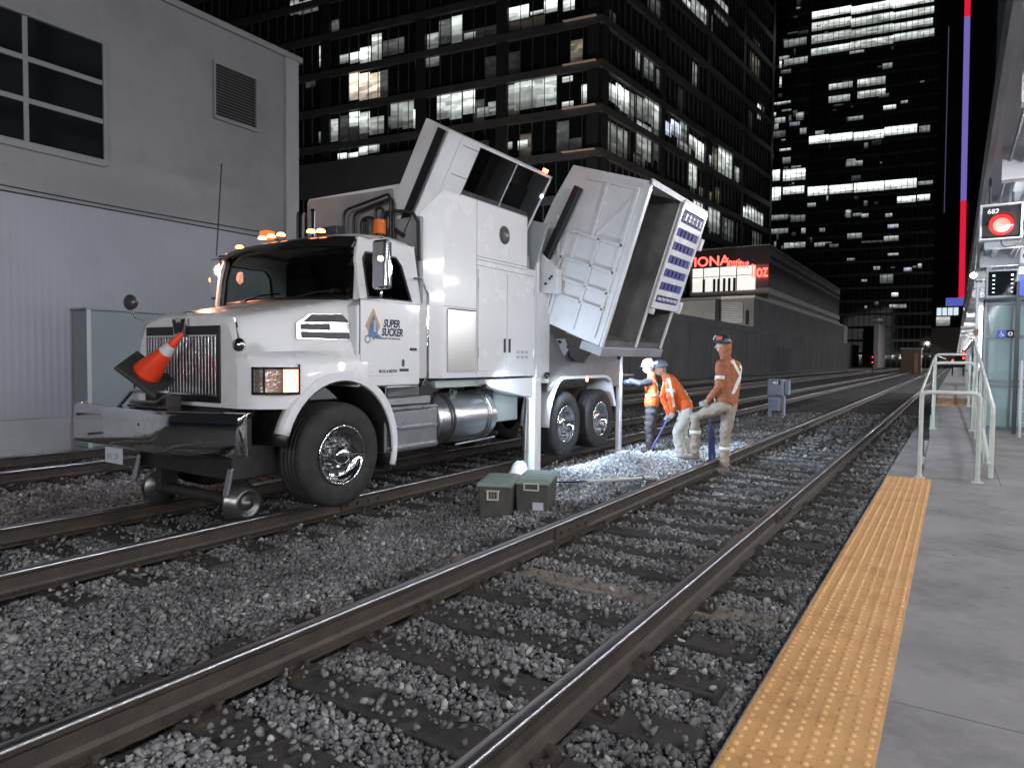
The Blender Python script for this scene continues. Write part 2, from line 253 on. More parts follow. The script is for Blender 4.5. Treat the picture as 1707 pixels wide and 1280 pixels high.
def scatter(x0, x1, y0, y1, dens, r0, r1):
    n = int((x1-x0)*(y1-y0)*dens); X = RNG.uniform(x0, x1, n); Y = RNG.uniform(y0, y1, n); Rr = RNG.uniform(r0, r1, n)*RNG.uniform(.8, 1.1, n)
    for x, y, r_ in zip(X, Y, Rr):
        if x/max(y, .1) < -9: continue
        if any(abs(x-rx) < .085+r_ for a, b, z in TR[:3] for rx in (a, b)): continue
        h = .012*math.sin(3.1*x+1)*math.sin(2.3*y)+.01*math.sin(7.7*x+5.1*y)
        if in_sleeper(x, y):
            if random.random() > .11: continue
            h = .050
        pts.append((x, y, -.214+zdrop(x)+h+random.uniform(-.012, .016), r_))
scatter(-9.5, -.66, .9, 6.5, 1180, .013, .026); scatter(-13.6, -9.5, 1.5, 9, 330, .024, .038)
scatter(-9.5, -.66, 6.5, 13, 620, .018, .031); scatter(-9.6, -.66, 13, 24, 130, .035, .055); scatter(-13.6, -9.5, 9, 14, 150, .03, .045)
scatter(-6.5, -.66, 1.2, 5.6, 1500, .006, .013); scatter(-6.5, -.66, 1.2, 5.0, 260, .022, .034)
P = np.array(pts); stones('ballast_stones', P[:, :3], P[:, 3], STONE, 'grey crushed stone ballast lying between and beside the rails', 'ballast')
# fresh gravel pile in the work light
pl = []
for i in range(9000):
    t = random.uniform(0, 2*math.pi); q = random.random()**.5; u, v = q*math.cos(t), q*math.sin(t)
    x = -4.45 + u*.62 + v*.50; y = 9.9 - u*1.1 + v*1.75
    if x > -3.15: continue
    hh = .21*max(0, 1-((u*.9)**2+(v*.95)**2))**1.3 + .03*math.sin(5*x+3*y)
    pl.append((x, y, -.24+zdrop(x)+hh+random.uniform(-.01, .02), random.uniform(.016, .030)))
for i in range(5200):
    x = random.uniform(-5.5, -3.15); y = random.gauss(12.4, 2.6)
    if y < 9: continue
    pl.append((x, y, -.215+zdrop(x)+random.uniform(0, .03), random.uniform(.02, .036)))
P = np.array(pl); stones('gravel_pile', P[:, :3], P[:, 3], NEWSTONE, 'heap of pale fresh gravel lit by the work light beside the truck', 'gravel')
# rails
RP = [(-.075, 0), (.075, 0), (.075, .012), (.02, .028), (.009, .05), (.009, .13), (.034, .142), (.0365, .165), (.030, .1775), (-.030, .1775), (-.0365, .165), (-.034, .142), (-.009, .13), (-.009, .05), (-.02, .028), (-.075, .012)]
names = [('rail with a polished head in the gravel, second from the platform', 'polished rail running closest to the platform edge'),
         ('brown rail right under the near side wheels of the truck', 'dark rail under the far side wheels of the truck'),
         ('rusty rail behind the truck towards the pale wall building', 'rail closest to the foot of the pale wall building'),
         ('far rail, third track beyond the truck, its nearer rail', 'far rail, third track beyond the truck, its farther rail'),
         ('nearer rail of the track beside the far retaining wall', 'rail closest to the far retaining wall')]
for ti, (a, b, z) in enumerate(TR):
    for k, rx in enumerate((a, b)):
        y0, y1 = (-1.5, 229) if ti < 3 else (14, 229)
        mb = MB().prism([(rx+p[0], z-.18+p[1]) for p in RP], 'y', y0, y1)
        o = mb.build('rail', RUST); tag(o, names[ti][k], 'rail', 'rails of the station tracks')
        cr_ = [(-.0375, -.017), (-.0365, -.010), (-.031, -.0045), (-.020, -.0015), (-.008, .0005), (.008, .0005), (.020, -.0015), (.031, -.0045), (.0365, -.010), (.0375, -.017)]
        top = MB().loft([[(rx+q[0], yy, z+q[1]) for q in cr_[::-1]] for yy in (y0, y1)], closed=False, caps=False).build('running_surface', RAILTOP, o)
        if ti < 2:
            for yy in ([5.6, 17.5] if k == 0 else [7.4, 19.3]):
                for sd in (-1, 1):
                    j = MB()
                    j.box(rx+sd*.012, rx+sd*.034, yy-.32, yy+.32, z-.14, z-.045)
                    for q in (-.24, -.08, .08, .24): j.cyl((rx+sd*.03, yy+q, z-.09), (rx+sd*.058, yy+q, z-.09), .016, n=6, smooth=False)
                    j.build('joint_bar', RUST, o)
# sleepers
def sleeper(c, y, z, material, label, group):
    root = thing('railway_sleeper', label, 'sleeper', (c, y, z-.36), group)
    mb = MB().box(c-1.3, c+1.3, y-.115, y+.115, z-.36, z-.193); mb.build('timber', material, root, bevel=.012)
    for sx in (-.7525, .7525):
        p = MB().box(c+sx-.17, c+sx+.17, y-.095, y+.095, z-.193, z-.181)
        for a_ in (-1, 1):
            for b_ in (-1, 1):
                xx = c+sx+a_*.115; yy = y+b_*.055
                p.box(xx-.011, xx+.011, yy-.011, yy+.011, z-.18, z-.15); p.box(xx-.02, xx+.02, yy-.017, yy+.017, z-.152, z-.138)
        p.build('tie_plate', RUST, root)
    return root
ORD = ['', 'first', 'second', 'third', 'fourth', 'fifth', 'sixth', 'seventh', 'eighth', 'ninth', 'tenth'] + ['%dth' % q if q not in (21, 22, 23) else {21: '21st', 22: '22nd', 23: '23rd'}[q] for q in range(11, 27)]
def sleepers(c, z, ks, label, group, ref=None):
    proto = sleeper(c, SLY, z, WOOD, label, group)
    first = True; base_label = label
    for k in ks:
        o = proto if first else copy_tree(proto); first = False
        o['label'] = base_label
        if ref and abs(k) <= 26 and k != 0: o['label'] = base_label + ', ' + (ref % (ORD[abs(k)], 'beyond' if k > 0 else 'before'))
        o.location = (c + random.uniform(-.04, .04), SLY+k*SP, z-.36 + random.uniform(-.008, .004)); o.rotation_euler = (0, 0, random.gauss(0, .008))
sleepers(-2.2175, 0, [k for k in range(-8, 70) if k != 0], 'dark sleeper of the platform track', 'dark sleepers of the platform track', '%s %s the pale sleeper')
pale = sleeper(-2.2175, SLY, 0, WOODL, 'pale bleached timber sleeper between the two near rails, lighter than the others', None)
sleepers(-6.4375, -.09, list(range(-8, 55)), 'dark sleeper of the truck track', 'dark sleepers of the truck track', '%s %s the near front truck wheel')
sleepers(-11.35, -.09, list(range(-6, 26)), 'dark timber sleeper under the track beside the pale building', 'dark sleepers of the track by the building')
# ================================================================ PLATFORM
def grime(m, dark=.62, scale=2.2, lo=.50, hi=.72, spots=True):
    n = m.node_tree; b = n.nodes['Principled BSDF']; lk = b.inputs['Base Color'].links[0]; src = lk.from_socket
    tc = n.nodes.new('ShaderNodeTexCoord'); t = n.nodes.new('ShaderNodeTexNoise'); t.inputs['Scale'].default_value = scale; t.inputs['Detail'].default_value = 9; t.inputs['Roughness'].default_value = .7; n.links.new(tc.outputs['Object'], t.inputs['Vector'])
    mr = n.nodes.new('ShaderNodeMapRange'); mr.inputs[1].default_value = lo; mr.inputs[2].default_value = hi; mr.inputs[3].default_value = 1; mr.inputs[4].default_value = dark; n.links.new(t.outputs[0], mr.inputs[0])
    out = mr.outputs[0]
    if spots:
        v = n.nodes.new('ShaderNodeTexVoronoi'); v.inputs['Scale'].default_value = 3.5; n.links.new(tc.outputs['Object'], v.inputs['Vector'])
        m2 = n.nodes.new('ShaderNodeMapRange'); m2.inputs[1].default_value = .04; m2.inputs[2].default_value = .075; m2.inputs[3].default_value = .55; m2.inputs[4].default_value = 1; n.links.new(v.outputs['Distance'], m2.inputs[0])
        mm_ = n.nodes.new('ShaderNodeMath'); mm_.operation = 'MULTIPLY'; n.links.new(out, mm_.inputs[0]); n.links.new(m2.outputs[0], mm_.inputs[1]); out = mm_.outputs[0]
    mx = n.nodes.new('ShaderNodeMix'); mx.data_type = 'RGBA'; mx.blend_type = 'MULTIPLY'; mx.inputs[0].default_value = 1
    n.links.new(src, mx.inputs[6]); n.links.new(out, mx.inputs[7]); n.links.new(mx.outputs[2], b.inputs['Base Color'])
PLAT = mat('platform_concrete', (.27, .258, .26), .8, vcol=(.19, .182, .185), vscale=1.3, bump=.002, bscale=120, rvar=.12); grime(PLAT)
grime(YELLOW, .6, 3.0, .52, .75, False); grime(WHITE, .93, 1.6, .5, .8, False); grime(WHITE2, .80, 2.4, .5, .8, False)
pm = MB().box(-.60, 9, -8, 9.12, -.3, .128); pm.box(.46, 9, 9.122, 229, -.3, .128)
pm.box(-.645, -.60, -8, 9.12, -.02, .128)
tag(pm.build('platform', PLAT, bevel=.006), kind='structure')
tag(MB().box(-.645, .456, 9.126, 229, -.3, .124).build('platform_edge_slab', PLAT), kind='structure')
seams = MB()
for y in range(-3, 60, 3): seams.box(-.17, 9, y+.05, y+.057, .1282, .1290)
for x in (2.3, 4.6): seams.box(x, x+.008, -4, 60, .1292, .1300)
tag(seams.build('platform_joints', mat('joint_filler', (.13, .13, .13), .9)), kind='structure')
ty = MB(); domes = MB()
for k in range(13):
    y0 = 9.10-.61*(k+1); ty.box(-.632, -.185, y0+.003, y0+.607, .1284, .137)
ty_o = thing('tactile_strip', 'yellow tactile warning strip of raised domes along the platform edge', 'tactile paving', (-.41, 5, .128))
ty.build('tile', YELLOW, ty_o, bevel=.002)
dp = [(0, .0145), (.004, .012), (.0064, .007), (.0070, 0.0)]
for i in range(8):
    for j in range(140):
        domes.lathe((-.607+i*.0565, 9.06-j*.0565, .137), (0, 0, 1), dp, n=8)
domes.build('raised_dome', mat('worn_dome_yellow', (.66, .39, .17), .5, vcol=(.54, .29, .12), vscale=3), ty_o)['kind'] = 'stuff'
# ramp up to the accessible mini platform
def rz(y): return .128 + (min(y, 15.6)-9.3)*.49/6.3 if y > 9.3 else .128
rp = MB().prism([(9.3, .05), (15.6, .05), (15.6, .618), (9.3, .1285)], 'x', -.29, .25)
rp.box(-.36, .34, 15.6, 34, .05, .618)
tag(rp.build('access_ramp', PLAT), 'grey concrete access ramp rising between the railings', 'ramp')
t2 = thing('ramp_tactile_strip', 'yellow tactile strip across the top of the access ramp', 'tactile paving', (0, 17, .618))
t2m = MB().box(-.30, .24, 15.75, 19.5, .6183, .628); t2m.build('tile', YELLOW, t2)
t2b = MB()
for i in range(9): t2b.box(-.27+i*.058, -.27+i*.058+.022, 15.8, 19.4, .628, .634)
t2b.build('raised_bars', YELLOW, t2)
RAILW = mat('railing_paint', (.60, .62, .55), .35, coat=.3, var=.15, vscale=5)
def arc_path(pts, rad=.07, n=5):
    out = [Vector(pts[0])]
    for i in range(1, len(pts)-1):
        p = Vector(pts[i]); a = (Vector(pts[i-1])-p); b = (Vector(pts[i+1])-p); r_ = min(rad, a.length*.45, b.length*.45); a = p+a.normalized()*r_; b = p+b.normalized()*r_
        for k in range(n+1): t = k/n; out.append(a*(1-t)**2+p*2*t*(1-t)+b*t*t)
    return out+[Vector(pts[-1])]
def portal(y, z0, z1, x0, x1, label):
    o = thing('railing_portal', label, 'railing', (x0, y, z0), 'railings of the access ramp')
    MB().tube(arc_path([(x0, y, z0), (x0, y, z1), (x1, y, z1), (x1, y, z0)]), .024, 12).build('rail_hoop', RAILW, o)
    f = MB()
    for x in (x0, x1): f.box(x-.055, x+.055, y-.055, y+.055, z0, z0+.014); f.cyl((x, y, z0), (x, y, z0+.05), .032)
    f.build('foot_plate', RAILW, o, bevel=.003)
    return o
portal(9.16, .13, 1.125, -.31, .245, 'nearest white tubular railing hoop at the foot of the ramp')
portal(12.8, .40, 1.46, -.27, .26, 'second white railing hoop halfway up the ramp')
portal(15.75, .62, 1.62, -.32, .24, 'third white railing hoop at the top of the ramp')
hr = thing('ramp_handrail', 'tall double handrail on the right side of the ramp', 'railing', (.38, 9.6, .13), 'railings of the access ramp')
MB().tube(arc_path([(.385, 9.65, .13), (.385, 9.65, .95), (.31, 16, 1.88), (.31, 33, 1.88)]), .026, 12).build('upper_rail', RAILW, hr)
MB().tube([(.36, 9.5, .30), (.355, 9.7, .36), (.30, 16, 1.25), (.30, 33, 1.25)], .02, 10).build('lower_rail', RAILW, hr)
for y in (11.2, 12.8, 14.4, 16, 19, 22, 25, 28): MB().tube([(.36-.05*(min(y, 16)-9.6)/6.4, y, .13), (.37-.055*(min(y, 16)-9.6)/6.4, y, lerp(.95, 1.88, (min(y, 16)-9.65)/6.35))], .02, 8).build('post', RAILW, hr)
h2 = thing('kerb_rail', 'low rail with short posts along the left side of the ramp', 'railing', (-.33, 9.3, .13), 'railings of the access ramp')
MB().tube([(-.325, 9.16, 1.1), (-.325, 15.75, 1.6), (-.325, 33, 1.6)], .018, 8).build('upper_rail', RAILW, h2)
for y in (10.4, 11.6, 14.2): 
    MB().box(-.345, -.295, y-.02, y+.02, .13, rz(y)+.02).build('bracket', RAILW, h2)
# ================================================================ CANOPY, LAMPS
CANW = mat('canopy_white_paint', (.72, .72, .75), .45, var=.15, vscale=2)
CAND = mat('canopy_fascia', (.10, .10, .105), .5, var=.2, vscale=1)
cn = thing('platform_canopy', 'white steel canopy with cross beams over the platform', 'canopy', (3.5, 15, 4.0))
MB().box(.33, 12, -16, 226, 4.12, 4.2).build('roof_deck', CANW, cn)
MB().box(.27, .33, -16, 226, 3.98, 4.42).build('fascia', CAND, cn)
for k in range(22):
    y = -7.5+k*3; b = MB().box(.42, 12, y-.09, y-.07, 3.72, 4.12); b.box(.42, 12, y-.18, y+.02, 3.70, 3.72); b.build('cross_beam', CANW, cn)
for x in (.62, 1.3): MB().box(x, x+.12, -9, 60, 3.9, 4.0).build('service_tray', CANW, cn)
cd = MB()
for x, z_ in ((.5, 3.95), (.98, 3.9), (1.05, 3.86)): cd.tube([(x, -9, z_), (x, 60, z_)], .018, 8)
cd.build('conduit', mat('conduit_grey', (.3, .3, .31), .4, .6), cn)
for k in range(8):
    y = 2+k*8; c_ = MB().cyl((4.2, y, .128), (4.2, y, 4.12), .14, n=20); c_.build('column', CANW, cn)
DIFF = mat('lamp_diffuser_lit', (1, 1, 1), .4, emit=(.93, .95, 1), es=9)
LAMPW = 64.0
def lamp(x, y, z, label, group, power, ln=1.2, tilt=0):
    o = thing('canopy_lamp', label, 'lamp', (x, y, z), group)
    MB().box(x-.09, x+.09, y-ln/2, y+ln/2, z, z+.10).build('housing', CANW, o, bevel=.01)
    MB().box(x-.075, x+.075, y-ln/2+.02, y+ln/2-.02, z-.025, z-.001).build('diffuser', DIFF, o)
    ld = bpy.data.lights.new('lamp_glow', 'AREA'); ld.shape = 'RECTANGLE'; ld.size = .14; ld.size_y = ln; ld.energy = power; ld.color = (.96, .965, 1)
    lo = bpy.data.objects.new('light_source', ld); COL.objects.link(lo); lo.parent = o; lo.location = (0, 0, -.04); lo.rotation_euler = (0, tilt, 0)
    if ln < 1.4 and y > -3: lq = bpy.data.lights.new('lamp_spill', 'POINT'); lq.energy = 16 if y < 29 else 60; lq.shadow_soft_size = .12; lq.color = (.96, .965, 1); l2 = bpy.data.objects.new('light_source', lq); COL.objects.link(l2); l2.parent = o; l2.location = (0, 0, -.16)
for k in range(32):
    y = -7.2+k*2.7 if k < 14 else 28+(k-13)*10.5
    lamp(1.25, y, 3.62, 'white linear lamp under the canopy, row by the platform edge', 'linear lamps under the canopy', LAMPW if k < 14 else 500, tilt=R(68 if k < 14 else 80))
for k in range(12):
    y = -10+k*6.0
    lamp(6.6, y, 3.42, 'white linear lamp deep under the canopy, second row away from the edge', 'linear lamps of the inner row', 190, ln=1.5, tilt=R(80))
for k, y in enumerate((-7.5, -10.5, -13.5)):  # unseen floodlights added to brighten the front of the truck
    fo = thing('added_floodlight', ('unseen floodlight added behind the camera for the truck front, nearest', 'unseen floodlight added behind the camera for the truck front, middle', 'unseen floodlight added behind the camera for the truck front, farthest')[k], 'floodlight', (.9, y, 3.45), 'floodlights added to light the truck front')
    MB().box(.6, 1.2, y-.12, y, 3.3, 3.6).build('housing', CAND, fo, bevel=.01); MB().box(.63, 1.17, y+.001, y+.012, 3.33, 3.57).build('diffuser', DIFF, fo); MB().box(.86, .94, y-.1, y-.02, 3.6, 4.12).build('bracket', CAND, fo)
    ld = bpy.data.lights.new('flood', 'AREA'); ld.shape = 'RECTANGLE'; ld.size = .54; ld.size_y = .24; ld.energy = 350; ld.color = (.97, .975, 1)
    lo = bpy.data.objects.new('light_source', ld); COL.objects.link(lo); lo.parent = fo; lo.location = (0, .03, 0); lo.rotation_euler = (Vector((-6.2, 5, 1.6))-Vector((.9, y, 3.45))).to_track_quat('-Z', 'Y').to_euler()
# signal 682 hanging from the canopy
SG = thing('railway_signal', 'black hanging signal showing a red light and the number 682', 'signal', (.5, 12, 3.3))
MB().box(.27, .72, 12.02, 12.20, 3.27, 3.69).build('housing', BLACK, SG, bevel=.012)
fr = MB(); fr.box(.245, .27, 11.99, 12.22, 3.25, 3.71); fr.box(.72, .745, 11.99, 12.22, 3.25, 3.71); fr.box(.245, .745, 11.99, 12.22, 3.225, 3.25); fr.box(.245, .745, 11.99, 12.22, 3.71, 3.735)
fr.build('frame', CANW, SG, bevel=.004)
LEDR = mat('red_signal_lit', (1, .2, .15), .4, emit=(1, .045, .03), es=9)
MB().lathe((.50, 12.02, 3.435), (0, -1, 0), [(0, .145), (.012, .145), (.012, .12), (.02, .108)], n=36).build('lens_ring', mat('red_lens', (.5, .02, .02), .3, emit=(1, .03, .03), es=2.2), SG)
MB().lathe((.505, 12.005, 3.428), (0, -1, 0), [(0, .105), (.008, .098), (.012, .0)], n=36).build('red_lamp', mat('red_core_lit', (1, .5, .4), .4, emit=(1, .20, .15), es=1.3), SG)
hood = MB()
for i in range(13):
    a0, a1 = math.pi*i/13, math.pi*(i+1)/13
    p = [( 0.50+.15*math.cos(a), 3.435+.15*math.sin(a)) for a in (a0, a1)]; q = [(0.50+.158*math.cos(a), 3.435+.158*math.sin(a)) for a in (a0, a1)]
    hood.prism([p[0], q[0], q[1], p[1]], 'y', 12.02, 11.88)
hood.build('hood', BLACK, SG)
text_mb('682', .095, (.33, 12.012, 3.60), (1, 0, 0), (0, 0, 1), .002, bold=.0015).build('number', mat('white_lettering', (.75, .75, .75), .5, emit=(1, 1, 1), es=.25), SG)
hb = MB(); hb.tube([(.36, 12.1, 3.73), (.36, 12.1, 4.12)], .016); hb.tube([(.63, 12.1, 3.73), (.63, 12.1, 4.12)], .016); hb.tube(arc_path([(.5, 12.1, 3.25), (.52, 12.05, 3.12), (.72, 12.1, 3.14), (.78, 12.1, 3.4), (.8, 12.1, 4.1)], .1), .01)
hb.build('hanger', CAND, SG)
# ================================================================ LIFT HOUSE on the platform
ELG = mat('lift_glass', (.30, .40, .40), .05, trans=.25, ior=1.2, emit=(.55, .72, .74), es=.10)
FRM = mat('lift_frame', (.16, .19, .20), .35, .5)
EV = thing('lift_enclosure', 'glazed lift enclosure with grey frame on the platform', 'lift', (.95, 18, .128))
g = MB().box(.56, 2.0, 17.03, 17.06, .14, 2.66); g.box(.53, .56, 17.05, 19.2, .14, 2.66); g.build('glass_wall', ELG, EV)
fr = MB()
for x in (.50, .93, 1.35, 2.0): fr.box(x-.025, x+.025, 16.98, 17.1, .13, 2.7)
for z in (.16, 1.0, 1.1, 2.0, 2.66): fr.box(.5, 2.02, 16.985, 17.08, z-.028, z+.028)
for y in (18.1, 19.2):
    fr.box(.5, .55, y-.03, y+.03, .13, 2.7)
fr.build('frame', FRM, EV, bevel=.004)
MB().box(.5, 2.1, 17.0, 19.3, 2.72, 2.86).build('roof_slab', CAND, EV)
bk = MB().box(.58, 1.98, 18.6, 18.65, .15, 2.6); bk.build('lit_back_panel', mat('lift_interior_lit', (.5, .6, .6), .5, emit=(.6, .78, .80), es=.38, vcol=(.2, .25, .25), vscale=2.5), EV)
BLUE = mat('sign_blue', (.04, .08, .42), .4, emit=(.1, .2, .9), es=.25)
sg = thing('lift_sign', 'small blue and black pictogram sign on the lift glass', 'sign', (.8, 16.95, 2.0))
MB().box(.70, .84, 16.94, 16.97, 1.97, 2.13).build('blue_plate', BLUE, sg); MB().box(.85, .98, 16.94, 16.97, 1.97, 2.13).build('black_plate', BLACK, sg)
WL_ = mat('white_lettering')
pm_ = MB().cyl((.765, 16.937, 2.098), (.765, 16.932, 2.098), .012, n=10); pm_.bar((.765, 16.935, 2.085), (.77, 16.935, 2.045), .012, .005, (0, 1, 0)); pm_.bar((.77, 16.935, 2.045), (.80, 16.935, 2.04), .011, .005, (0, 1, 0)); pm_.bar((.80, 16.935, 2.04), (.81, 16.935, 2.005), .011, .005, (0, 1, 0))
pm_.lathe((.765, 16.936, 2.02), (0, -1, 0), [(0, .028), (.003, .028), (.003, .020), (0, .020)], n=18, closed=True); pm_.build('wheelchair_pictogram', WL_, sg)
MB().lathe((.915, 16.937, 2.05), (0, -1, 0), [(0, .04), (.003, .04), (.003, .022), (0, .022)], n=18, closed=True).build('ring_pictogram', WL_, sg)
# dark display cabinet over the lift
dc = thing('display_cabinet', 'dark glass display cabinet hanging above the lift doors', 'cabinet', (.72, 16.6, 2.8))
MB().box(.47, 1.0, 16.5, 16.9, 2.74, 3.30).build('case', mat('cabinet_grey', (.28, .30, .33), .4, .3), dc, bevel=.01)
MB().box(.51, .96, 16.485, 16.499, 2.79, 3.26).build('glass_front', GLASSD, dc)
led = MB()
for x in (.575, .87):
    for z in (2.84, 2.92, 3.0, 3.08, 3.16): led.box(x, x+.04, 16.478, 16.484, z, z+.02 + (.02 if z > 3.1 else 0))
led.build('indicator_light', mat('pale_light_lit', (1, 1, 1), .4, emit=(.8, .9, 1), es=1.0), dc)
vt = thing('vertical_tube_lamp', 'bright vertical tube lamp beside the lift enclosure', 'lamp', (.42, 16.9, 1.5))
MB().box(.385, .445, 16.88, 16.96, 1.38, 2.62).build('tube', mat('tube_lit', (1, 1, 1), .4, emit=(.88, .88, 1), es=3), vt, bevel=.01)
MB().box(.375, .455, 16.965, 17.0, 1.3, 2.7).build('back_plate', CANW, vt)
fl = thing('flood_lamp', 'glaring white floodlight on the canopy edge above the ramp', 'lamp', (.28, 17, 3.2))
MB().lathe((.27, 17.1, 3.26), (0, -1, 0), [(0, .04), (.1, .075), (.1, .065), (.02, .03)], n=18).build('reflector', CHROME, fl)
MB().lathe((.27, 17.02, 3.26), (0, -1, 0), [(0, .06), (.015, .045), (.025, 0)], n=16).build('bulb', WHITE_ON, fl)
MB().tube([(.27, 17.1, 3.26), (.3, 17.15, 3.5), (.3, 17.15, 3.98)], .015).build('bracket', CAND, fl)
po = thing('platform_post', 'dark square post at the right edge carrying a blue sign', 'post', (1.0, 16, .13))
MB().box(.93, 1.0, 15.9, 16.0, .13, 3.0).build('shaft', mat('post_dark', (.05, .055, .06), .4), po, bevel=.006)
MB().box(.97, 1.22, 15.86, 15.9, 2.72, 3.10).build('blue_sign', BLUE, po)
gs = thing('platform_letter_sign', 'white sign with the letter G hanging under the canopy', 'sign', (1.15, 16.4, 3.5))
MB().box(.99, 1.5, 16.3, 16.36, 3.37, 3.66).build('panel', mat('sign_white', (.7, .7, .72), .5, emit=(1, 1, 1), es=.15), gs, bevel=.02)
text_mb('G', .24, (1.02, 16.297, 3.43), (1, 0, 0), (0, 0, 1), .002, bold=.003).build('letter', BLACK, gs)
MB().tube([(1.2, 16.33, 3.66), (1.2, 16.33, 4.12)], .012).build('hanger', CAND, gs)
cb = thing('condensed_equipment_box', 'small boxes and camera mounted on the ramp lamp post', 'equipment box', (.33, 16.6, 1.7)); cb.name = 'equipment_box'; WL[cb.name] = Vector((.33, 16.6, 1.7))
for i, (z, c) in enumerate(((1.68, BLUE), (1.86, CANW), (2.02, mat('brown_case', (.25, .12, .05), .5)))): MB().box(.30, .385, 16.55, 16.65, z, z+.12).build('case', c, cb, bevel=.006)
MB().tube([(.345, 16.7, .13), (.345, 16.7, 3.0)], .03).build('pole', CANW, cb)
mesh = thing('mesh_fence', 'pale wire mesh fence beside the lift at the right edge', 'fence', (1.2, 15, .13))
mf = MB()
for i in range(9): mf.tube([(1.02+i*.1, 15.2, .13), (1.02+i*.1, 15.2, 1.5)], .008, 6)
for i in range(7): mf.tube([(1.0, 15.2, .2+i*.2), (1.95, 15.2, .25+i*.2)], .008, 6)
mf.build('mesh_panel', CANW, mesh); MB().tube([(1.0, 15.2, .13), (1.0, 15.2, 1.52)], .02).build('post', CANW, mesh)
# ================================================================ PALE WALL BUILDING (left)
WX = -13.6
def wallmat(name, col, wave, dist, var=.12):
    m = mat(name, col, .5, var=var, vscale=.35, detail=4); n = m.node_tree; b = n.nodes['Principled BSDF']
    tc = n.nodes.new('ShaderNodeTexCoord'); wv = n.nodes.new('ShaderNodeTexWave'); wv.bands_direction = 'Y'; wv.inputs['Scale'].default_value = wave; wv.inputs['Distortion'].default_value = 0
    n.links.new(tc.outputs['Object'], wv.inputs[0]); bp = n.nodes.new('ShaderNodeBump'); bp.inputs['Distance'].default_value = dist; n.links.new(wv.outputs[1], bp.inputs['Height']); n.links.new(bp.outputs[0], b.inputs['Normal']); return m
WL1 = wallmat('ribbed_wall_cladding', (.40, .412, .455), 2.6, .005); WL2 = wallmat('smooth_wall_cladding', (.335, .336, .34), .26, .003)
grime(WL1, .80, .5, .5, .75, False); grime(WL2, .78, .45, .48, .72, False)
grime(WL2, .85, 2.5, .55, .75, False)
WTR = mat('wall_trim', (.34, .34, .35), .5, var=.15, vscale=1)
pb = thing('pale_wall_building', 'large pale metal clad building along the left side of the tracks', 'building', (-16, 4, -.33))
MB().box(-26, WX-.001, -12, 10.9, .34, 4.22).build('lower_cladding', WL1, pb)
MB().box(-26, WX-.02, -12, 10.9, 4.25, 8.60).build('upper_cladding', WL2, pb)
MB().box(-26, WX-.05, -12, 11.15, -.33, .335).build('concrete_base', mat('base_concrete', (.48, .49, .51), .8, var=.3, vscale=.8, bump=.004, bscale=8), pb)
MB().box(-26, WX+.0, -12, 10.95, 4.221, 4.249).build('belt_seam', SEAM, pb)
MB().tube([(WX+.012, y, 4.36-.05*math.sin(math.pi*((y+12)%7.5)/7.5)) for y in np.linspace(-12, 10.85, 60)], .010, 6).build('cable', SEAM, pb)
MB().box(-26, WX+.06, -12, 11.4, 8.60, 8.74).build('roof_cap', WTR, pb, bevel=.02)
MB().box(-14.1, WX+.05, 10.9, 11.28, -.33, 8.6).build('corner_post', mat('corner_trim', (.46, .46, .48), .5, var=.1), pb, bevel=.02)
MB().box(-26, -14.1, 10.9, 11.2, -.3, 8.6).build('end_wall', WL2, pb)
def wall_window(y0, y1, z0, z1, cols, rows):
    f = MB(); t = .075; x0, x1 = WX-.05, WX+.05
    f.box(x0, x1+.01, y0-.03, y1+.03, z0-.13, z0); f.box(x0, x1, y0-t, y0, z0-.1, z1+t); f.box(x0, x1, y1, y1+t, z0-.1, z1+t); f.box(x0, x1+.02, y0-t, y1+t, z1, z1+t)
    for i in range(1, cols): y = y0+(y1-y0)*i/cols; f.box(x0, WX+.03, y-.04, y+.04, z0, z1)
    for i in range(1, rows): z = z0+(z1-z0)*i/rows; f.box(x0, WX+.026, y0, y1, z-.045, z+.045)
    o = f.build('window', mat('window_frame_grey', (.30, .31, .32), .5), pb, bevel=.006)
    MB().box(WX-.03, WX+.005, y0+.001, y1-.001, z0+.001, z1-.001).build('pane', GLASSD, o)
wall_window(2.9, 6.72, 5.14, 7.28, 3, 3); wall_window(-4.5, -.7, 5.14, 7.28, 3, 3)
lf = MB(); lf.box(WX-.02, WX+.05, 9.02, 10.12, 6.60, 6.67); lf.box(WX-.02, WX+.04, 9.02, 10.12, 7.78, 7.84); lf.box(WX-.02, WX+.04, 9.02, 9.06, 6.67, 7.78); lf.box(WX-.02, WX+.04, 10.08, 10.12, 6.67, 7.78)
lo = lf.build('louvre', WTR, pb); ls = MB()
for i in range(17): z = 6.69+i*.064; ls.prism([(WX-.015, z), (WX+.035, z-.012), (WX+.035, z-.004), (WX-.015, z+.02)], 'y', 9.06, 10.08)
ls.build('louvre_slat', mat('louvre_grey', (.22, .21, .21), .5), lo); MB().box(WX-.019, WX-.015, 9.06, 10.08, 6.67, 7.78).build('louvre_backing', SEAM, lo)
uc = thing('utility_enclosure', 'grey green metal utility enclosure standing against the pale wall', 'cabinet', (-13.1, 8, -.33))
UG = mat('grey_green_panel', (.30, .35, .36), .55, var=.12, vscale=.8)
MB().box(WX+.052, -13.0, 6.12, 12.6, -.2, 2.27).build('case', UG, uc, bevel=.02)
MB().box(-13.0, -12.985, 6.10, 6.17, -.2, 2.29).build('edge_trim', mat('pale_trim', (.55, .57, .6), .4), uc)
MB().box(WX+.052, -12.96, 6.08, 12.65, 2.275, 2.31).build('top_cap', WTR, uc)
cb2 = thing('added_fill_block', 'unseen lit block added across the platforms to brighten the wall and truck', 'building', (27, 20, 0))  # unseen lit block, added as fill light for the wall and upper truck
MB().box(25, 45, -30, 75, -.3, 30).build('facade', mat('fill_block_facade', (.12, .12, .12), .6), cb2)
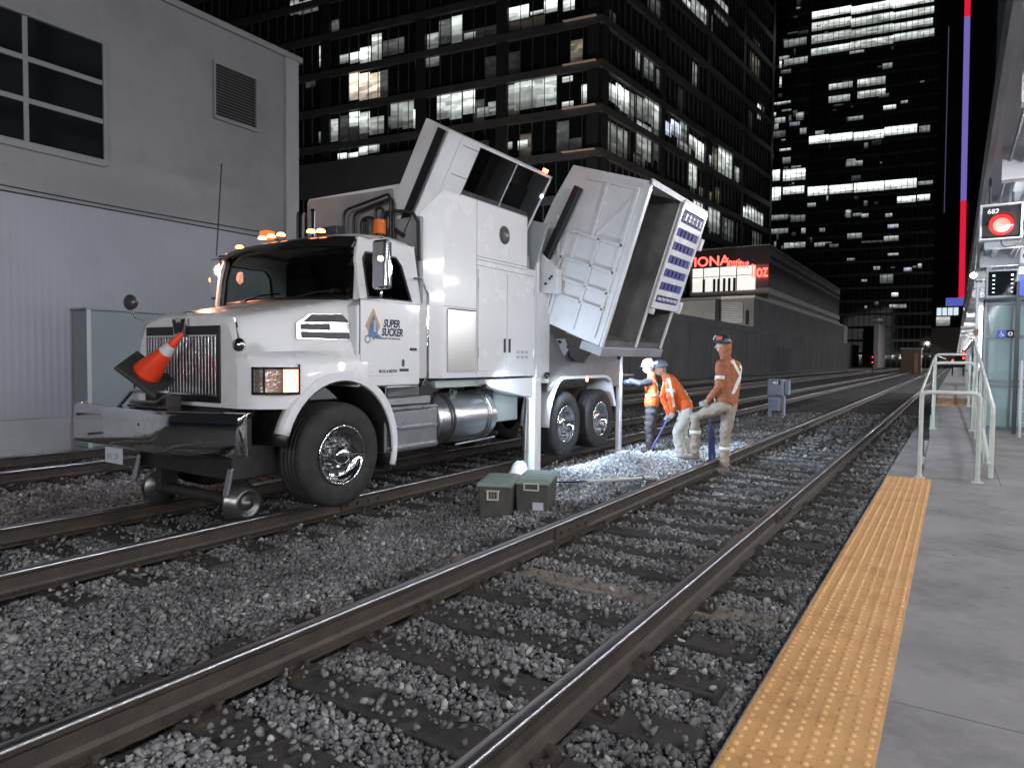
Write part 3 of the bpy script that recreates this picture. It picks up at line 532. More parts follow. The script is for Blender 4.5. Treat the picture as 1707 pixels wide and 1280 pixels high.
CW = mat('fill_block_window_lit', (.8, .8, .8), .5, emit=(.95, .97, 1), es=.8)
for r_ in range(6):
    for q in range(14): MB().box(24.9, 24.99, -29+q*7.4, -23+q*7.4, 6.2+r_*3.9, 8.9+r_*3.9).build('lit_window', CW, cb2)
# ================================================================ RETAINING WALL, PODIUM, LOW BUILDING
RC = mat('retaining_concrete', (.16, .162, .165), .85, vcol=(.11, .112, .115), vscale=.25, bump=.01, bscale=2)
RC2 = mat('podium_concrete', (.17, .17, .175), .85, vcol=(.13, .13, .135), vscale=.3)
rw = thing('retaining_wall', 'long dark concrete retaining wall along the far tracks', 'wall', (-24.5, 120, -.4))
MB().box(-25, -24, 18, 226, -.4, 5.4).build('wall_face', RC, rw)
MB().box(-25, -23.9, 18, 226.1, 5.4, 6.2).build('coping_beam', RC2, rw)
jm = MB()
for y in range(24, 226, 8): jm.box(-24.0, -23.99, y, y+.08, -.3, 5.4)
jm.build('panel_joint', SEAM, rw)
pd = thing('podium_building', 'low grey concrete podium with louvres above the retaining wall', 'building', (-30, 150, 6.2))
MB().prism([(-37, 100), (-24.1, 100), (-24.1, 199), (-31, 199)], 'z', 6.2, 10.35).build('podium_block', RC2, pd)
MB().prism([(-37, 99.9), (-24, 99.9), (-24, 199.1), (-31, 199.1)], 'z', 10.351, 10.7).build('parapet', mat('parapet_concrete', (.45, .45, .45), .8), pd)
MB().box(-24.1, -23.95, 192, 199.2, 6.2, 10.34).build('end_pier', mat('pale_concrete', (.36, .36, .35), .8), pd)
lv = MB()
for i in range(12): lv.box(-28.6, -25.6, 99.8, 99.99, 6.9+i*.25, 7.05+i*.25)
lv.build('louvre', GREYP, pd); MB().box(-25.2, -24.8, 99.85, 99.99, 6.6, 8.6).build('doorway', DARK, pd)
MB().box(-37, -29.0, 98, 99.9, 6.2, 10.1).build('dark_wing', RC, pd)
DG = mat('low_building_cladding', (.15, .15, .155), .5, var=.3, vscale=.25); DBN = mat('low_building_band', (.48, .48, .48), .6, var=.2, vscale=.2)
lb = thing('low_dark_building', 'low dark office building with a red lit sign on its end', 'building', (-32, 150, 10.7))
MB().prism([(-37, 111), (-24.65, 111), (-24.65, 188), (-31.5, 188), (-35.5, 140)], 'z', 10.71, 19.4).build('glass_walls', DG, lb)
for i, z in enumerate((10.75, 11.9, 16.75, 17.9, 19.0)): MB().prism([(-37, 110.9), (-24.5, 110.9), (-24.5, 188.1), (-31.5, 188.1), (-35.5, 140)], 'z', z, z+(.9 if i in (1, 3) else .5)).build('floor_band', DBN, lb)
LR = mat('lit_room', (.8, .8, .75), .5, emit=(1, .97, .92), es=.85)
def winmat(name, col, s, warm=0):
    """lit office window: the room seen through the glass - bright ceiling rows, dark desks, partitions"""
    m = bpy.data.materials.new(name); m.use_nodes = True; MATS[name] = m; n = m.node_tree; b = n.nodes['Principled BSDF']
    b.inputs['Base Color'].default_value = (.03, .03, .03, 1); b.inputs['Roughness'].default_value = .15
    tc = n.nodes.new('ShaderNodeTexCoord'); sp = n.nodes.new('ShaderNodeSeparateXYZ'); n.links.new(tc.outputs['Generated'], sp.inputs[0])
    oi = n.nodes.new('ShaderNodeObjectInfo')
    br = n.nodes.new('ShaderNodeTexNoise'); br.inputs['Scale'].default_value = .9; br.inputs['Detail'].default_value = 4; n.links.new(tc.outputs['Object'], br.inputs['Vector'])
    mp = n.nodes.new('ShaderNodeMapping'); mp.inputs['Scale'].default_value = (.55, .55, 1.7); n.links.new(tc.outputs['Object'], mp.inputs[0])
    vo = n.nodes.new('ShaderNodeTexVoronoi'); vo.distance = 'CHEBYCHEV'; vo.inputs['Scale'].default_value = .8; n.links.new(mp.outputs[0], vo.inputs['Vector'])
    sc = n.nodes.new('ShaderNodeSeparateColor'); n.links.new(vo.outputs['Color'], sc.inputs[0])
    cr = n.nodes.new('ShaderNodeValToRGB'); n.links.new(sp.outputs[2], cr.inputs[0]); e = cr.color_ramp.elements
    e[0].position = 0; e[0].color = (.25, .25, .25, 1); e[1].position = 1; e[1].color = (.75, .75, .75, 1)
    for p_, v_ in ((.22, .35), (.34, .75), (.62, .8), (.70, 1.25), (.82, 1.3)): q = e.new(p_); q.color = (v_, v_, v_, 1)
    m1 = n.nodes.new('ShaderNodeMapRange'); m1.inputs[3].default_value = .45; m1.inputs[4].default_value = 1.2; n.links.new(sc.outputs[0], m1.inputs[0])
    m2 = n.nodes.new('ShaderNodeMapRange'); m2.inputs[1].default_value = .35; m2.inputs[2].default_value = .6; m2.inputs[3].default_value = .85; m2.inputs[4].default_value = 1.1; n.links.new(br.outputs[0], m2.inputs[0])
    a1 = n.nodes.new('ShaderNodeMath'); a1.operation = 'MULTIPLY'; n.links.new(cr.outputs[0], a1.inputs[0]); n.links.new(m1.outputs[0], a1.inputs[1])
    a2 = n.nodes.new('ShaderNodeMath'); a2.operation = 'MULTIPLY'; n.links.new(a1.outputs[0], a2.inputs[0]); n.links.new(m2.outputs[0], a2.inputs[1])
    a3 = n.nodes.new('ShaderNodeMath'); a3.operation = 'MULTIPLY'; n.links.new(a2.outputs[0], a3.inputs[0]); a3.inputs[1].default_value = s
    b.inputs['Emission Color'].default_value = (*col, 1); n.links.new(a3.outputs[0], b.inputs['Emission Strength']); return m
WM = {}
def wm(level, tint=0):
    k = (level, tint)
    if k not in WM: WM[k] = winmat('lit_office_window_%d_%d' % (int(level*100), tint), {0: (.93, 1, .95), 1: (1, .86, .68), 2: (.80, .86, 1)}[tint], level**1.4*2.1)
    return WM[k]
lw = thing('x', None, None, (0, 0, 0)); bpy.data.objects.remove(lw)
room = MB()
for x0, x1 in ((-36.6, -34.9), (-34.7, -32.3), (-32.1, -29.6), (-29.4, -26.6)):
    MB().box(x0, x1, 110.82, 110.88, 12.6, 16.4).build('lit_window', LR, lb)
MB().box(-36.6, -26.5, 110.78, 110.8, 14.9, 15.0).build('window_transom', SEAM, lb)
for x in (-34.9, -33.2, -32.5, -31.6, -30.8, -30.0): MB().box(x, x+.4, 110.7, 110.77, 12.5, 14.6).build('balcony_pillar', SEAM, lb)
pl_ = MB()
RS = mat('red_sign_lit', (.9, .05, .04), .4, emit=(1, .07, .05), es=5.5)
sgn = thing('red_sign', 'glowing red lettering sign above the lit windows of the low building', 'sign', (-31, 110.6, 16.8))
text_mb('IONA', 2.2, (-36.4, 110.6, 16.7), (1, 0, 0), (0, 0, 1), .05, squash=1.05, bold=.02).build('letters', RS, sgn)
text_mb('institut', 2.0, (-31.0, 110.6, 16.5), (.985, 0, -.17), (0, 0, 1), .05, squash=.62, bold=.03).build('small_letters', RS, sgn)
text_mb('lioz', 2.9, (-27.2, 110.5, 14.5), (1, 0, 0), (0, 0, 1), .05, squash=.62, bold=.04).build('end_letters', RS, sgn)
MB().box(-36.6, -24.4, 110.62, 110.7, 16.45, 19.3).build('backboard', mat('sign_backboard', (.03, .015, .02), .5), sgn)
fw_ = thing('far_wall', 'pale brown concrete wall closing the view at the end of the tracks', 'wall', (-5, 230, -.4))
MB().box(-24, 8, 230, 231, -.4, 11.3).build('wall_face', mat('far_concrete', (.16, .15, .14), .85, vcol=(.10, .098, .095), vscale=.08), fw_)
MB().box(-18.3, -17.2, 205, 231.2, -.4, 11.4).build('pale_buttress', mat('buttress_concrete', (.40, .38, .36), .85), fw_)
MB().box(-24, -18.3, 226, 229.9, -.4, 11.2).build('side_bay', RC2, fw_)
sh = thing('trackside_hut', 'brown trackside hut with a pale end beyond the far tracks', 'hut', (-5.5, 121, -.4))
MB().box(-7.0, -4.3, 120, 123, -.3, 3.4).build('hut_body', mat('hut_brown', (.13, .085, .06), .7), sh, bevel=.05); MB().box(-5.2, -4.7, 119.9, 119.99, -.2, 2.8).build('door', mat('hut_door', (.3, .2, .14), .7), sh); MB().box(-7.1, -4.2, 119.8, 123.2, 3.42, 3.6).build('roof', GREYP, sh)
yl = thing('added_far_lamp', 'hidden lamp on a post added to light the far wall', 'lamp', (3, 196, 0)); MB().cyl((3, 196, -.3), (3, 196, 8), .09).build('post', BLACKM, yl); MB().box(2.6, 3.4, 195.8, 196.2, 8, 8.2).build('lamp_head', BLACKM, yl)  # hidden lamp added to brighten the far wall
ld = bpy.data.lights.new('far_wall_fill', 'POINT'); ld.energy = 2200; ld.shadow_soft_size = .3; ld.color = (1, .9, .8); lo = bpy.data.objects.new('light_source', ld); COL.objects.link(lo); lo.parent = yl; lo.location = (0, .6, 7.6)
for i, (x, z, lab) in enumerate(((-.2, 1.95, 'small red dwarf signal at the end of the platform track'), (.7, 2.2, 'taller red dwarf signal nearest the platform end'), (-7.2, 1.7, 'faint red signal low beside the far wall'))):
    ds = thing('dwarf_signal', lab, 'signal', (x, 80, -.3)); MB().box(x-.2, x+.2, 80, 80.3, z-.6, z+.5).build('case', BLACK, ds, bevel=.03); MB().cyl((x, 80.15, -.3), (x, 80.15, z-.7), .06).build('post', BLACKM, ds)
    for dz in (-.3, .25): MB().cyl((x, 79.98, z+dz), (x, 79.94, z+dz), .10 if i < 2 else .05, n=14).build('red_light', mat('dwarf_red_lit', (1, .1, .1), .4, emit=(1, .05, .07), es=5), ds)
# ================================================================ OFFICE BLOCK with two visible faces
OD = mat('dark_curtain_glass', (.010, .011, .012), .06, spec=.8, bump=.01, bscale=.35); OB = mat('office_band_metal', (.11, .11, .107), .4, vcol=(.07, .07, .07), vscale=.3)
OM = mat('office_mullion', (.14, .14, .135), .4, .3)
ob = thing('glass_office_block', 'dark glass office block with scattered lit rooms behind the truck', 'building', (-28, 57, 0))
P0 = Vector((-27.9, 57.3, 0)); DA = Vector((-.98868, -.15, 0)); DBv = Vector((.0863, .99627, 0))
def fpt(P, D, N, l, o, z): v = P + D*l + N*o; return (v.x, v.y, z)
NA = Vector((.15, -.98868, 0)); NB = Vector((.99627, -.0863, 0))
def fbox(mb, P, D, N, l0, l1, o0, o1, z0, z1):
    c = [fpt(P, D, N, l, o, z) for z in (z0, z1) for l, o in ((l0, o0), (l1, o0), (l1, o1), (l0, o1))]
    fs = [(0, 3, 2, 1), (4, 5, 6, 7), (0, 1, 5, 4), (1, 2, 6, 5), (2, 3, 7, 6), (3, 0, 4, 7)]
    if D.cross(N).z < 0: fs = [f[::-1] for f in fs]
    return mb.add(c, fs)
cA, cB = P0 + DA*62, P0 + DBv*49.2; cC = cA + DBv*49.2
def slab(mb, off, z0, z1):
    a = P0 + (NA+NB)*off; b = cA + NA*off; d = cB + NB*off; e = cC
    return mb.prism([(a.x, a.y), (d.x, d.y), (e.x, e.y), (b.x, b.y)], 'z', z0, z1)
slab(MB(), 0, -.3, 92).build('glass_core', OD, ob)
FL = [20.6+3.97*k for k in range(-5, 18)]
for z in FL: slab(MB(), .34, z-.62, z+.10).build('floor_band', OB, ob)
mm = MB()
for k in range(49): fbox(mm, P0, DA, NA, .3+k*1.26, .3+k*1.26+.055, 0, .16, -.3, 92)
for k in range(39): fbox(mm, P0, DBv, NB, .6+k*1.26, .6+k*1.26+.055, 0, .16, -.3, 92)
mm.build('mullions', OM, ob)
pi = MB()
for l in (0, 9.2, 18.4, 30.5, 42.8): fbox(pi, P0, DA, NA, l, l+1.1, 0, .36, -.3, 92)
for l in (0.02, 12, 24, 36, 48): fbox(pi, P0, DBv, NB, l, l+1.0, 0, .36, -.3, 92)
pi.build('pilaster', mat('office_pilaster', (.035, .036, .037), .35), ob)
for i, z in enumerate(FL[4:12]):
    fbox(MB(), P0, DA, NA, .2, 3.4, .35, .8, z-.03, z+.02).build('balcony_slab', mat('balcony_edge', (.5, .38, .30), .4, emit=(1, .7, .55), es=.04), ob)
fbox(MB(), P0, DA, NA, 11, 60, .46, .9, 18.9, 22.6).build('podium_band', mat('podium_band_concrete', (.11, .11, .115), .8, var=.25, vscale=.15), ob)
for l0, l1, z0, z1, b_, *t_ in LITA:
    if l0 > 10 and 18.5 < z0 and z1 < 22.7: z0, z1 = max(z0, 22.62), max(z1, 24.2)
    fbox(MB(), P0, DA, NA, l0, l1, .01, .06 if z1 > 19.5 else .08, z0, z1).build('lit_window', wm(b_, t_[0] if t_ else 0), ob)
for l0, l1, z0, z1, b_, *t_ in LITB: fbox(MB(), P0, DBv, NB, max(l0, 1.0), l1, .01, .06, z0, z1).build('lit_window', wm(b_, t_[0] if t_ else 0), ob)
rnd = random.Random(11)
for P_, D_, N_, L_m in ((P0, DA, NA, 40), (P0, DBv, NB, 48)):
    for q in range(36):
        l = .36+1.26*int(rnd.uniform(1, L_m/1.26)); z = 20.6+3.97*rnd.choice([-1, 0, 1, 2, 3, 4, 5, 6]); n_ = rnd.choice([1, 1, 2, 3]); h_ = rnd.choice([1.2, 2.2, 2.9])
        if P_ is P0 and D_ is DA and l > 10 and z < 22: continue
        fbox(MB(), P_, D_, N_, l, l+1.26*n_-.06, .004, .009, z+.15, z+.15+h_).build('dim_window', wm(rnd.choice([.05, .08, .12, .2]), rnd.choice([0, 0, 1])), ob)
CAMP = Vector((0, 0, 1.47)); KS = 1.5
ob.location = CAMP+(Vector(ob.location)-CAMP)*KS
for c in ob.children:
    if c.data.users == 1 or True:
        for v in c.data.vertices: v.co *= KS
# ================================================================ FAR TOWERS
def tower(name, label, P, D, N, w_, dp, h, fh, lits, mul):
    o = thing(name, label, 'tower', (P.x, P.y, 0))
    q = [P, P+D*w_, P+D*w_-N*dp, P-N*dp]
    MB().prism([(a.x, a.y) for a in q], 'z', -.3, h).build('glass_core', OD, o)
    bd = MB(); k = 0; z = 4
    while z < h: fbox(bd, P, D, N, 0, w_, .01, .2, z-.5, z+.2); z += fh
    bd.build('floor_bands', mat('tower_band', (.10, .10, .105), .5), o)
    for l0, l1, z0, z1, b_, *t_ in lits: fbox(MB(), P, D, N, max(l0, 0), min(l1, w_), .21, .26, z0, z1).build('lit_window', wm(b_, t_[0] if t_ else 0), o)
    for q in range(50):
        l = rnd.uniform(.5, w_-3); z = rnd.uniform(12, h*.5); fbox(MB(), P, D, N, l, min(l+rnd.choice([.5, 1, 2.4]), w_), .204, .209, z, z+rnd.choice([.5, 1, 1.6])).build('dim_window', wm(rnd.choice([.05, .08, .15, .25]), rnd.choice([0, 0, 2])), o)
    mu = MB(); k = mul
    while k < w_: fbox(mu, P, D, N, k, k+.12, .01, .34, -.3, h); k += mul
    mu.build('mullions', mat('tower_mullion', (.09, .09, .09), .5), o); return o
DC = Vector((.98658, .163, 0)).normalized(); NC = Vector((DC.y, -DC.x, 0))
tower('lit_band_tower', 'tall dark tower with full bright rows of office windows', Vector((-38.7, 223.4, 0)), DC, NC, 33.2, 30, 230, 3.85, LITC, 1.45)
tower('narrow_dark_tower', 'narrow dark tower left of the tall banded tower', Vector((-42.3, 188.7, 0)), DC, NC, 9.4, 9, 200, 3.6, LITD, 1.3)
ct = thing('needle_tower', 'tall concrete needle tower with a vertical purple and red light strip', 'tower', (3, 410, 0))
CT = mat('needle_concrete', (.06, .062, .07), .8)
MB().loft([[(x, y, z) for x, y in ((-10.5-.4*(z/100), 400.4), (11, 400.4), (13, 420), (-12, 420))] for z in (-.3, 220)], smooth=False).build('shaft', CT, ct)
sx = lambda z: .6 - (z-32)*.0105
for z0, z1, c, s_, nm in ((31.5, 80, (1, .015, .06), .75, 'red_light_strip'), (80.1, 168, (.30, .24, .80), .55, 'purple_light_strip'), (168.1, 215, (1, .015, .06), .75, 'red_light_strip')):
    MB().loft([[(sx(z), 400.3, z), (sx(z)+2.4, 400.3, z), (sx(z)+2.4, 400.1, z), (sx(z), 400.1, z)][::-1] for z in (z0, z1)], smooth=False).build(nm, mat(nm+'_lit', c, .5, emit=c, es=s_), ct)
MB().loft([[(x-z*.006, y, z) for x, y in ((-6.2, 400.3), (-5.9, 400.3), (-5.9, 399.9), (-6.2, 399.9))][::-1] for z in (75, 165)], smooth=False).build('edge_strip', mat('edge_strip_lit', (.2, .2, .35), .5, emit=(.3, .3, .55), es=.22), ct)
bp_ = thing('blue_lit_pavilion', 'small pavilion with blue and white lights below the needle tower', 'pavilion', (-1, 300, 0))
MB().box(-6.5, 4, 300, 306, -.3, 24).build('pavilion_body', CT, bp_)
MB().box(-3.5, 3.8, 299.8, 299.95, 22.2, 25.2).build('blue_panel', mat('blue_panel_lit', (.1, .13, .5), .5, emit=(.16, .2, .85), es=.55, vcol=(.02, .03, .1), vscale=.4), bp_)
for i in range(4): MB().box(-6.2+i*1.75, -4.75+i*1.75, 299.7, 299.78, 18.8, 21.6).build('lit_window', mat('pavilion_window_lit', (.8, .9, 1), .5, emit=(.8, .92, 1), es=.9), bp_)
MB().box(-6.3, -2.0, 299.7, 299.78, 15.0, 18.4).build('lower_window', wm(.4), bp_)
# ================================================================ VACUUM TRUCK
TX = -6.43
T = thing('vacuum_truck', 'white vacuum excavator truck standing on the rails with its bodies tipped sideways', 'truck', (TX, 7.5, -.09))
# chassis
MB().box(TX-.45, TX-.37, 3.9, 12.3, .62, .92).build('chassis_rail', BLACKM, T, bevel=.01)
MB().box(TX+.37, TX+.45, 3.9, 12.3, .62, .92).build('chassis_rail', BLACKM, T, bevel=.01)
eb = MB().box(TX-.6, TX+.6, 4.0, 5.0, .75, 1.2); eb.box(TX-.9, TX+.9, 4.78, 4.94, .40, .55); eb.box(TX-.55, TX+.55, 5.4, 9.0, .55, .80); eb.box(TX-1.0, TX+1.0, 9.5, 9.75, .42, .62); eb.box(TX-1.0, TX+1.0, 10.77, 11.0, .42, .62)
eb.cyl((TX, 5.5, .6), (TX, 10.8, .55), .09); eb.build('axles_and_underbody', BLACKM, T, bevel=.015)
# ---- hood (lofted)
ACY, ACZ, ACR = 4.86, .50, .735
def arch_z(y):
    d = ACR**2-(y-ACY)**2
    return max(.98, ACZ+math.sqrt(d)) if d > 0 else .98
rings = []
for y in (3.93, 3.96, 4.02, 4.10, 4.2, 4.32, 4.45, 4.6, 4.78, 4.95, 5.12, 5.2):
    t = (y-3.93)/1.17; tt = max(0, t)**.7; a = .76+.33*tt; zc = 1.80+.25*t; z0 = 1.885+.235*t; e = .84+.41*min(1, (y-3.93)/.32)**.5
    if y < 3.95: zc -= .03; z0 -= .03; a -= .03
    fl = 1.50+.06*t; zb = arch_z(y) if e > 1.2 else .98
    half = [(0, z0), (.25*a, z0-.002), (.5*a, z0-.008), (a-.14, zc+.035), (a-.05, zc+.01), (a, zc-.05), (a+.03, zc-.13), (a+.05, 1.62+.05*t), (min(a+.10, e-.02), fl), (max(e-.10, a+.10) if e > 1 else e-.01, fl-.03), (e-.025, fl-.075), (e, fl-.15), (e, max(zb+.04, 1.12) if y > 3.97 else 1.12), (e, zb)]
    rings.append([(TX-x, y, z) for x, z in reversed(half)] + [(TX+x, y, z) for x, z in half[1:]])
hood = MB().loft(rings, closed=False, caps=False).add(rings[0], [tuple(range(len(rings[0])))[::-1]]).build('hood', WHITE, T, smooth=42, recalc=True)
# fender flares round the front wheels
for sd in (-1, 1):
    prof = [(-.02, ACR-.012), (.0, ACR+.0), (0, ACR+.085), (-.03, ACR+.10), (-.10, ACR+.10)]
    rg = []
    for i in range(23):
        a = R(-14+(178+14)*i/22) if False else R(-16 + 178*i/22)
        k = lerp(.75, 1.0, min(1, i/6))
        g = []
        for dx, r_ in prof:
            rr = r_ if r_ <= ACR else ACR+(r_-ACR)*k
            g.append((TX+sd*(1.262+dx), ACY+rr*math.cos(a)*.98, max(ACZ+rr*math.sin(a), .28)))
        rg.append(g)
    MB().loft(rg, closed=False, caps=False).build('fender_flare', WHITE, T, smooth=50, recalc=True, solid=.012)
    ln = MB(); rg = [[(TX+sd*x, ACY+(ACR-.015)*math.cos(a), max(ACZ+(ACR-.015)*math.sin(a), .3)) for x in (1.235, .62)] for a in [R(-16+186*i/20) for i in range(21)]]
    ln.loft(rg, closed=False, caps=False).build('wheel_arch_liner', BLACK, T, smooth=60, solid=.01)
    MB().box(TX+sd*.6, TX+sd*1.2, 5.60, 5.62, .22, .62).build('mud_flap', RUBBER, T)
# front panel of nose and grille
nose = MB().box(TX-.80, TX+.80, 3.925, 3.95, .98, 1.80); 
GRX = TX
sur = MB()
gx0, gx1, gz0, gz1 = GRX-.655, GRX+.60, 1.08, 1.76
MB().box(gx0, gx1, 3.905, 3.928, gz0-.06, gz1).build('grille_backing', BLACK, T, bevel=.01)
gr = MB(); gr.box(gx0+.03, gx1-.03, 3.896, 3.905, 1.655, 1.672); gr.box(gx0+.03, gx1-.03, 3.896, 3.905, 1.085, 1.10)
n_ = 23
for i in range(n_):
    x = gx0+.055+(gx1-gx0-.11)*i/(n_-1); dz = 0
    gr.prism([(x-.010, 3.904), (x+.010, 3.904), (x+.009, 3.899), (x+.004, 3.896), (x-.004, 3.896), (x-.009, 3.899)], 'z', 1.10, 1.655)
gr.build('grille', mat('grille_chrome', (.85, .86, .87), .22, 1.0), T, bevel=.001)
em = MB().prism([(GRX-.115, 1.84), (GRX+.115, 1.84), (GRX+.085, 1.66), (GRX-.085, 1.66)], 'y', 3.90, 3.865); emo = em.build('emblem_plate', CHROME, T, bevel=.01)
MB().prism([(GRX-.095, 1.825), (GRX-.055, 1.825), (GRX-.035, 1.75), (GRX-.012, 1.80), (GRX+.012, 1.80), (GRX+.035, 1.75), (GRX+.055, 1.825), (GRX+.095, 1.825), (GRX+.055, 1.68), (GRX+.022, 1.68), (GRX, 1.73), (GRX-.022, 1.68), (GRX-.055, 1.68)], 'y', 3.864, 3.858).build('emblem_letter', BLACK, emo)
MB().box(GRX-.03, GRX+.03, 3.93, 4.16, 1.885, 1.91).build('hood_ornament', CHROME, T, bevel=.01)
# headlights
for sd in (1, -1):
    pl = [(.885, 3.955), (1.055, 3.985), (1.215, 4.11), (1.262, 4.25), (1.24, 4.25), (1.19, 4.14), (1.04, 4.02), (.885, 3.99)]
    def hx(pts): return [(TX+sd*x, y-.012) for x, y in (pts if sd > 0 else pts[::-1])]
    def arcp(t0, t1, o):      # points on the front corner curve, o = offset outward
        cv = [(1.0, 3.985), (1.07, 4.015), (1.13, 4.055), (1.18, 4.105), (1.22, 4.165), (1.25, 4.24), (1.262, 4.31)]
        out = []
        for k in range(7):
            t = lerp(t0, t1, k/6)*6; i = min(int(t), 5); u = t-i; x = lerp(cv[i][0], cv[i+1][0], u); y = lerp(cv[i][1], cv[i+1][1], u); dx, dy = cv[i+1][0]-cv[i][0], cv[i+1][1]-cv[i][1]; L = math.hypot(dx, dy)
            out.append((x+dy/L*o, y-dx/L*o))
        return out
    def shell(mb, t0, t1, o0, o1, z0, z1): return mb.prism(hx(arcp(t0, t1, o1)+arcp(t0, t1, o0)[::-1]), 'z', z0, z1)
    h = MB(); shell(h, 0, 1, -.03, .016, 1.115, 1.14); shell(h, 0, 1, -.03, .016, 1.35, 1.372); shell(h, 0, .05, -.03, .016, 1.14, 1.35); shell(h, .95, 1, -.03, .016, 1.14, 1.40); shell(h, .24, .29, -.03, .012, 1.14, 1.35); shell(h, .62, .65, -.03, .010, 1.14, 1.35)
    ho = h.build('headlight', CHROME, T, bevel=.003, recalc=True)
    shell(MB(), .05, .24, -.03, .004, 1.14, 1.35).build('clear_lens', mat('headlamp_lens', (.45, .43, .42), .12, .9, emit=(1, .6, .4), es=.05, bump=.004, bscale=25), ho, recalc=True)
    shell(MB(), .29, .62, -.03, .004, 1.14, 1.35).build('reflector_lens', mat('headlamp_reflector', (.5, .45, .42), .12, .9, emit=(1, .5, .35), es=.15, bump=.004, bscale=25), ho, recalc=True)
    tl = shell(MB(), .65, .95, -.03, .006, 1.14, 1.35).build('turn_lamp', mat('turn_lamp_lit', (1, .5, .3), .3, emit=(1, .40, .24), es=2.4, vcol=(.9, .8, .7), vscale=30), ho, recalc=True)
MB().lathe((TX+1.252, 4.83, 1.375), (1, 0, 0), [(0, .04), (.012, .036), (.02, .0)], n=16).build('side_marker_lamp', mat('marker_lit', (1, .8, .6), .4, emit=(1, .72, .45), es=2.6), T)
# hood side vent
for sd in (1, -1):
    def vq(y, z): t = (y-3.93)/1.17; return TX+sd*(.76+.33*t**.7+.045+(1.82-z)*.13)
    def vpr(mb, pts, d): 
        o = [(vq(y, z), y, z) for y, z in pts]; p = [(x+sd*d, y, z) for x, y, z in o]; n = len(o)
        mb.add(o+p, [tuple(range(n, 2*n)), tuple(range(n))[::-1]]+[(i, (i+1) % n, n+(i+1) % n, n+i) for i in range(n)])
    fo = [(4.46, 1.64), (5.06, 1.64), (5.06, 1.84), (4.98, 1.915), (4.62, 1.90), (4.47, 1.80)]
    v = MB(); vpr(v, fo, .012); vo_ = v.build('hood_vent', mat('vent_chrome', (.5, .5, .52), .2, 1.0), T, recalc=True, bevel=.003)
    s_ = MB(); vpr(s_, [(4.51, 1.655), (5.035, 1.655), (5.035, 1.722), (4.50, 1.718)], .0155); vpr(s_, [(4.50, 1.738), (4.82, 1.742), (4.82, 1.808), (4.51, 1.795)], .0155); vpr(s_, [(4.53, 1.812), (5.04, 1.83), (4.97, 1.905), (4.63, 1.892)], .0155)
    s_.build('vent_slots', BLACK, vo_, recalc=True)
# ---- cab
def cx(z, o=0): return 1.25 + o - (.0 if z <= 2.08 else .11*(z-2.08)/.66)
cab = MB().prism([(5.06, 1.16), (6.05, 1.16), (6.05, 2.085), (5.22, 2.085), (5.06, 2.0)], 'x', TX-1.238, TX+1.238)
cab.build('cab_body', WHITE, T, bevel=.02)
MB().box(TX-1.22, TX+1.22, 5.2, 6.0, 2.0865, 2.10).build('cab_floor_trim', BLACK, T)
MB().prism([(6.0, 2.085), (6.055, 2.085), (6.055, 2.76), (6.0, 2.78)], 'x', TX-1.1, TX+1.1).build('cab_rear_wall', mat('cab_lining', (.06, .06, .062), .8), T)
# side frames with window hole
WO = [(5.075, 2.07), (5.30, 2.76), (6.055, 2.74), (6.055, 2.07)]
WI = [(5.20, 2.095), (5.19, 2.51), (5.25, 2.59), (5.72, 2.59), (5.80, 2.50), (5.90, 2.095)]
for sd in (1, -1):
    fr = MB()
    outer = [(5.09, 2.075), (5.10, 2.50), (5.17, 2.735), (5.75, 2.755), (6.055, 2.74), (6.055, 2.075)]
    o_ = [(TX+sd*cx(z), y, z) for y, z in outer]; i_ = [(TX+sd*cx(z), y, z) for y, z in WI]
    o2 = [(x-sd*.045, y, z) for x, y, z in o_]; i2 = [(x-sd*.045, y, z) for x, y, z in i_]; n = 6
    vs = o_+i_+o2+i2; fs = []
    for k in range(n):
        k2 = (k+1) % n; fs += [(k, k2, n+k2, n+k), (2*n+k, 3*n+k, 3*n+k2, 2*n+k2), (k, 2*n+k, 2*n+k2, k2), (n+k, n+k2, 3*n+k2, 3*n+k)]
    fr.add(vs, fs); fr.build('cab_side_frame', WHITE, T, recalc=True, bevel=.008)
    rb = MB(); q = [(TX+sd*(cx(z)+.003), y, z) for y, z in WI]; cxy = (5.55, 2.33); q2 = [(x, lerp(y, cxy[0], .05), lerp(z, cxy[1], .06)) for x, y, z in q]
    rb.add(q+q2, [(k, (k+1) % 6, 6+(k+1) % 6, 6+k) for k in range(6)]); rb.build('window_seal', BLACK, T, recalc=True, solid=.008)
    gm = MB().add([(TX+sd*(cx(z)-.02), y, z) for y, z in WI], [tuple(range(6))]); gm.build('door_window', mat('tinted_glass', (.16, .18, .17), .0, trans=1., ior=1.05, spec=.5), T, recalc=True)
# roof
rg = []
for y, dz, k in ((5.22, -.10, .94), (5.28, -.02, .97), (5.40, .03, .99), (5.7, .06, 1.0), (5.98, .045, 1.0), (6.07, .0, .98)):
    hw = 1.125*k; zz = 2.74+dz
    h = [(0, zz+.085), (.4*hw, zz+.08), (.75*hw, zz+.06), (.93*hw, zz+.02), (hw+.015, zz-.04), (hw+.02, 2.735 if y > 5.3 else zz-.06), (hw-.06, 2.70 if y > 5.3 else zz-.07)]
    rg.append([(TX-x, y, z) for x, z in reversed(h)]+[(TX+x, y, z) for x, z in h[1:]])
MB().loft(rg, closed=False, caps=False).build('cab_roof', WHITE, T, smooth=50, recalc=True, solid=.02)
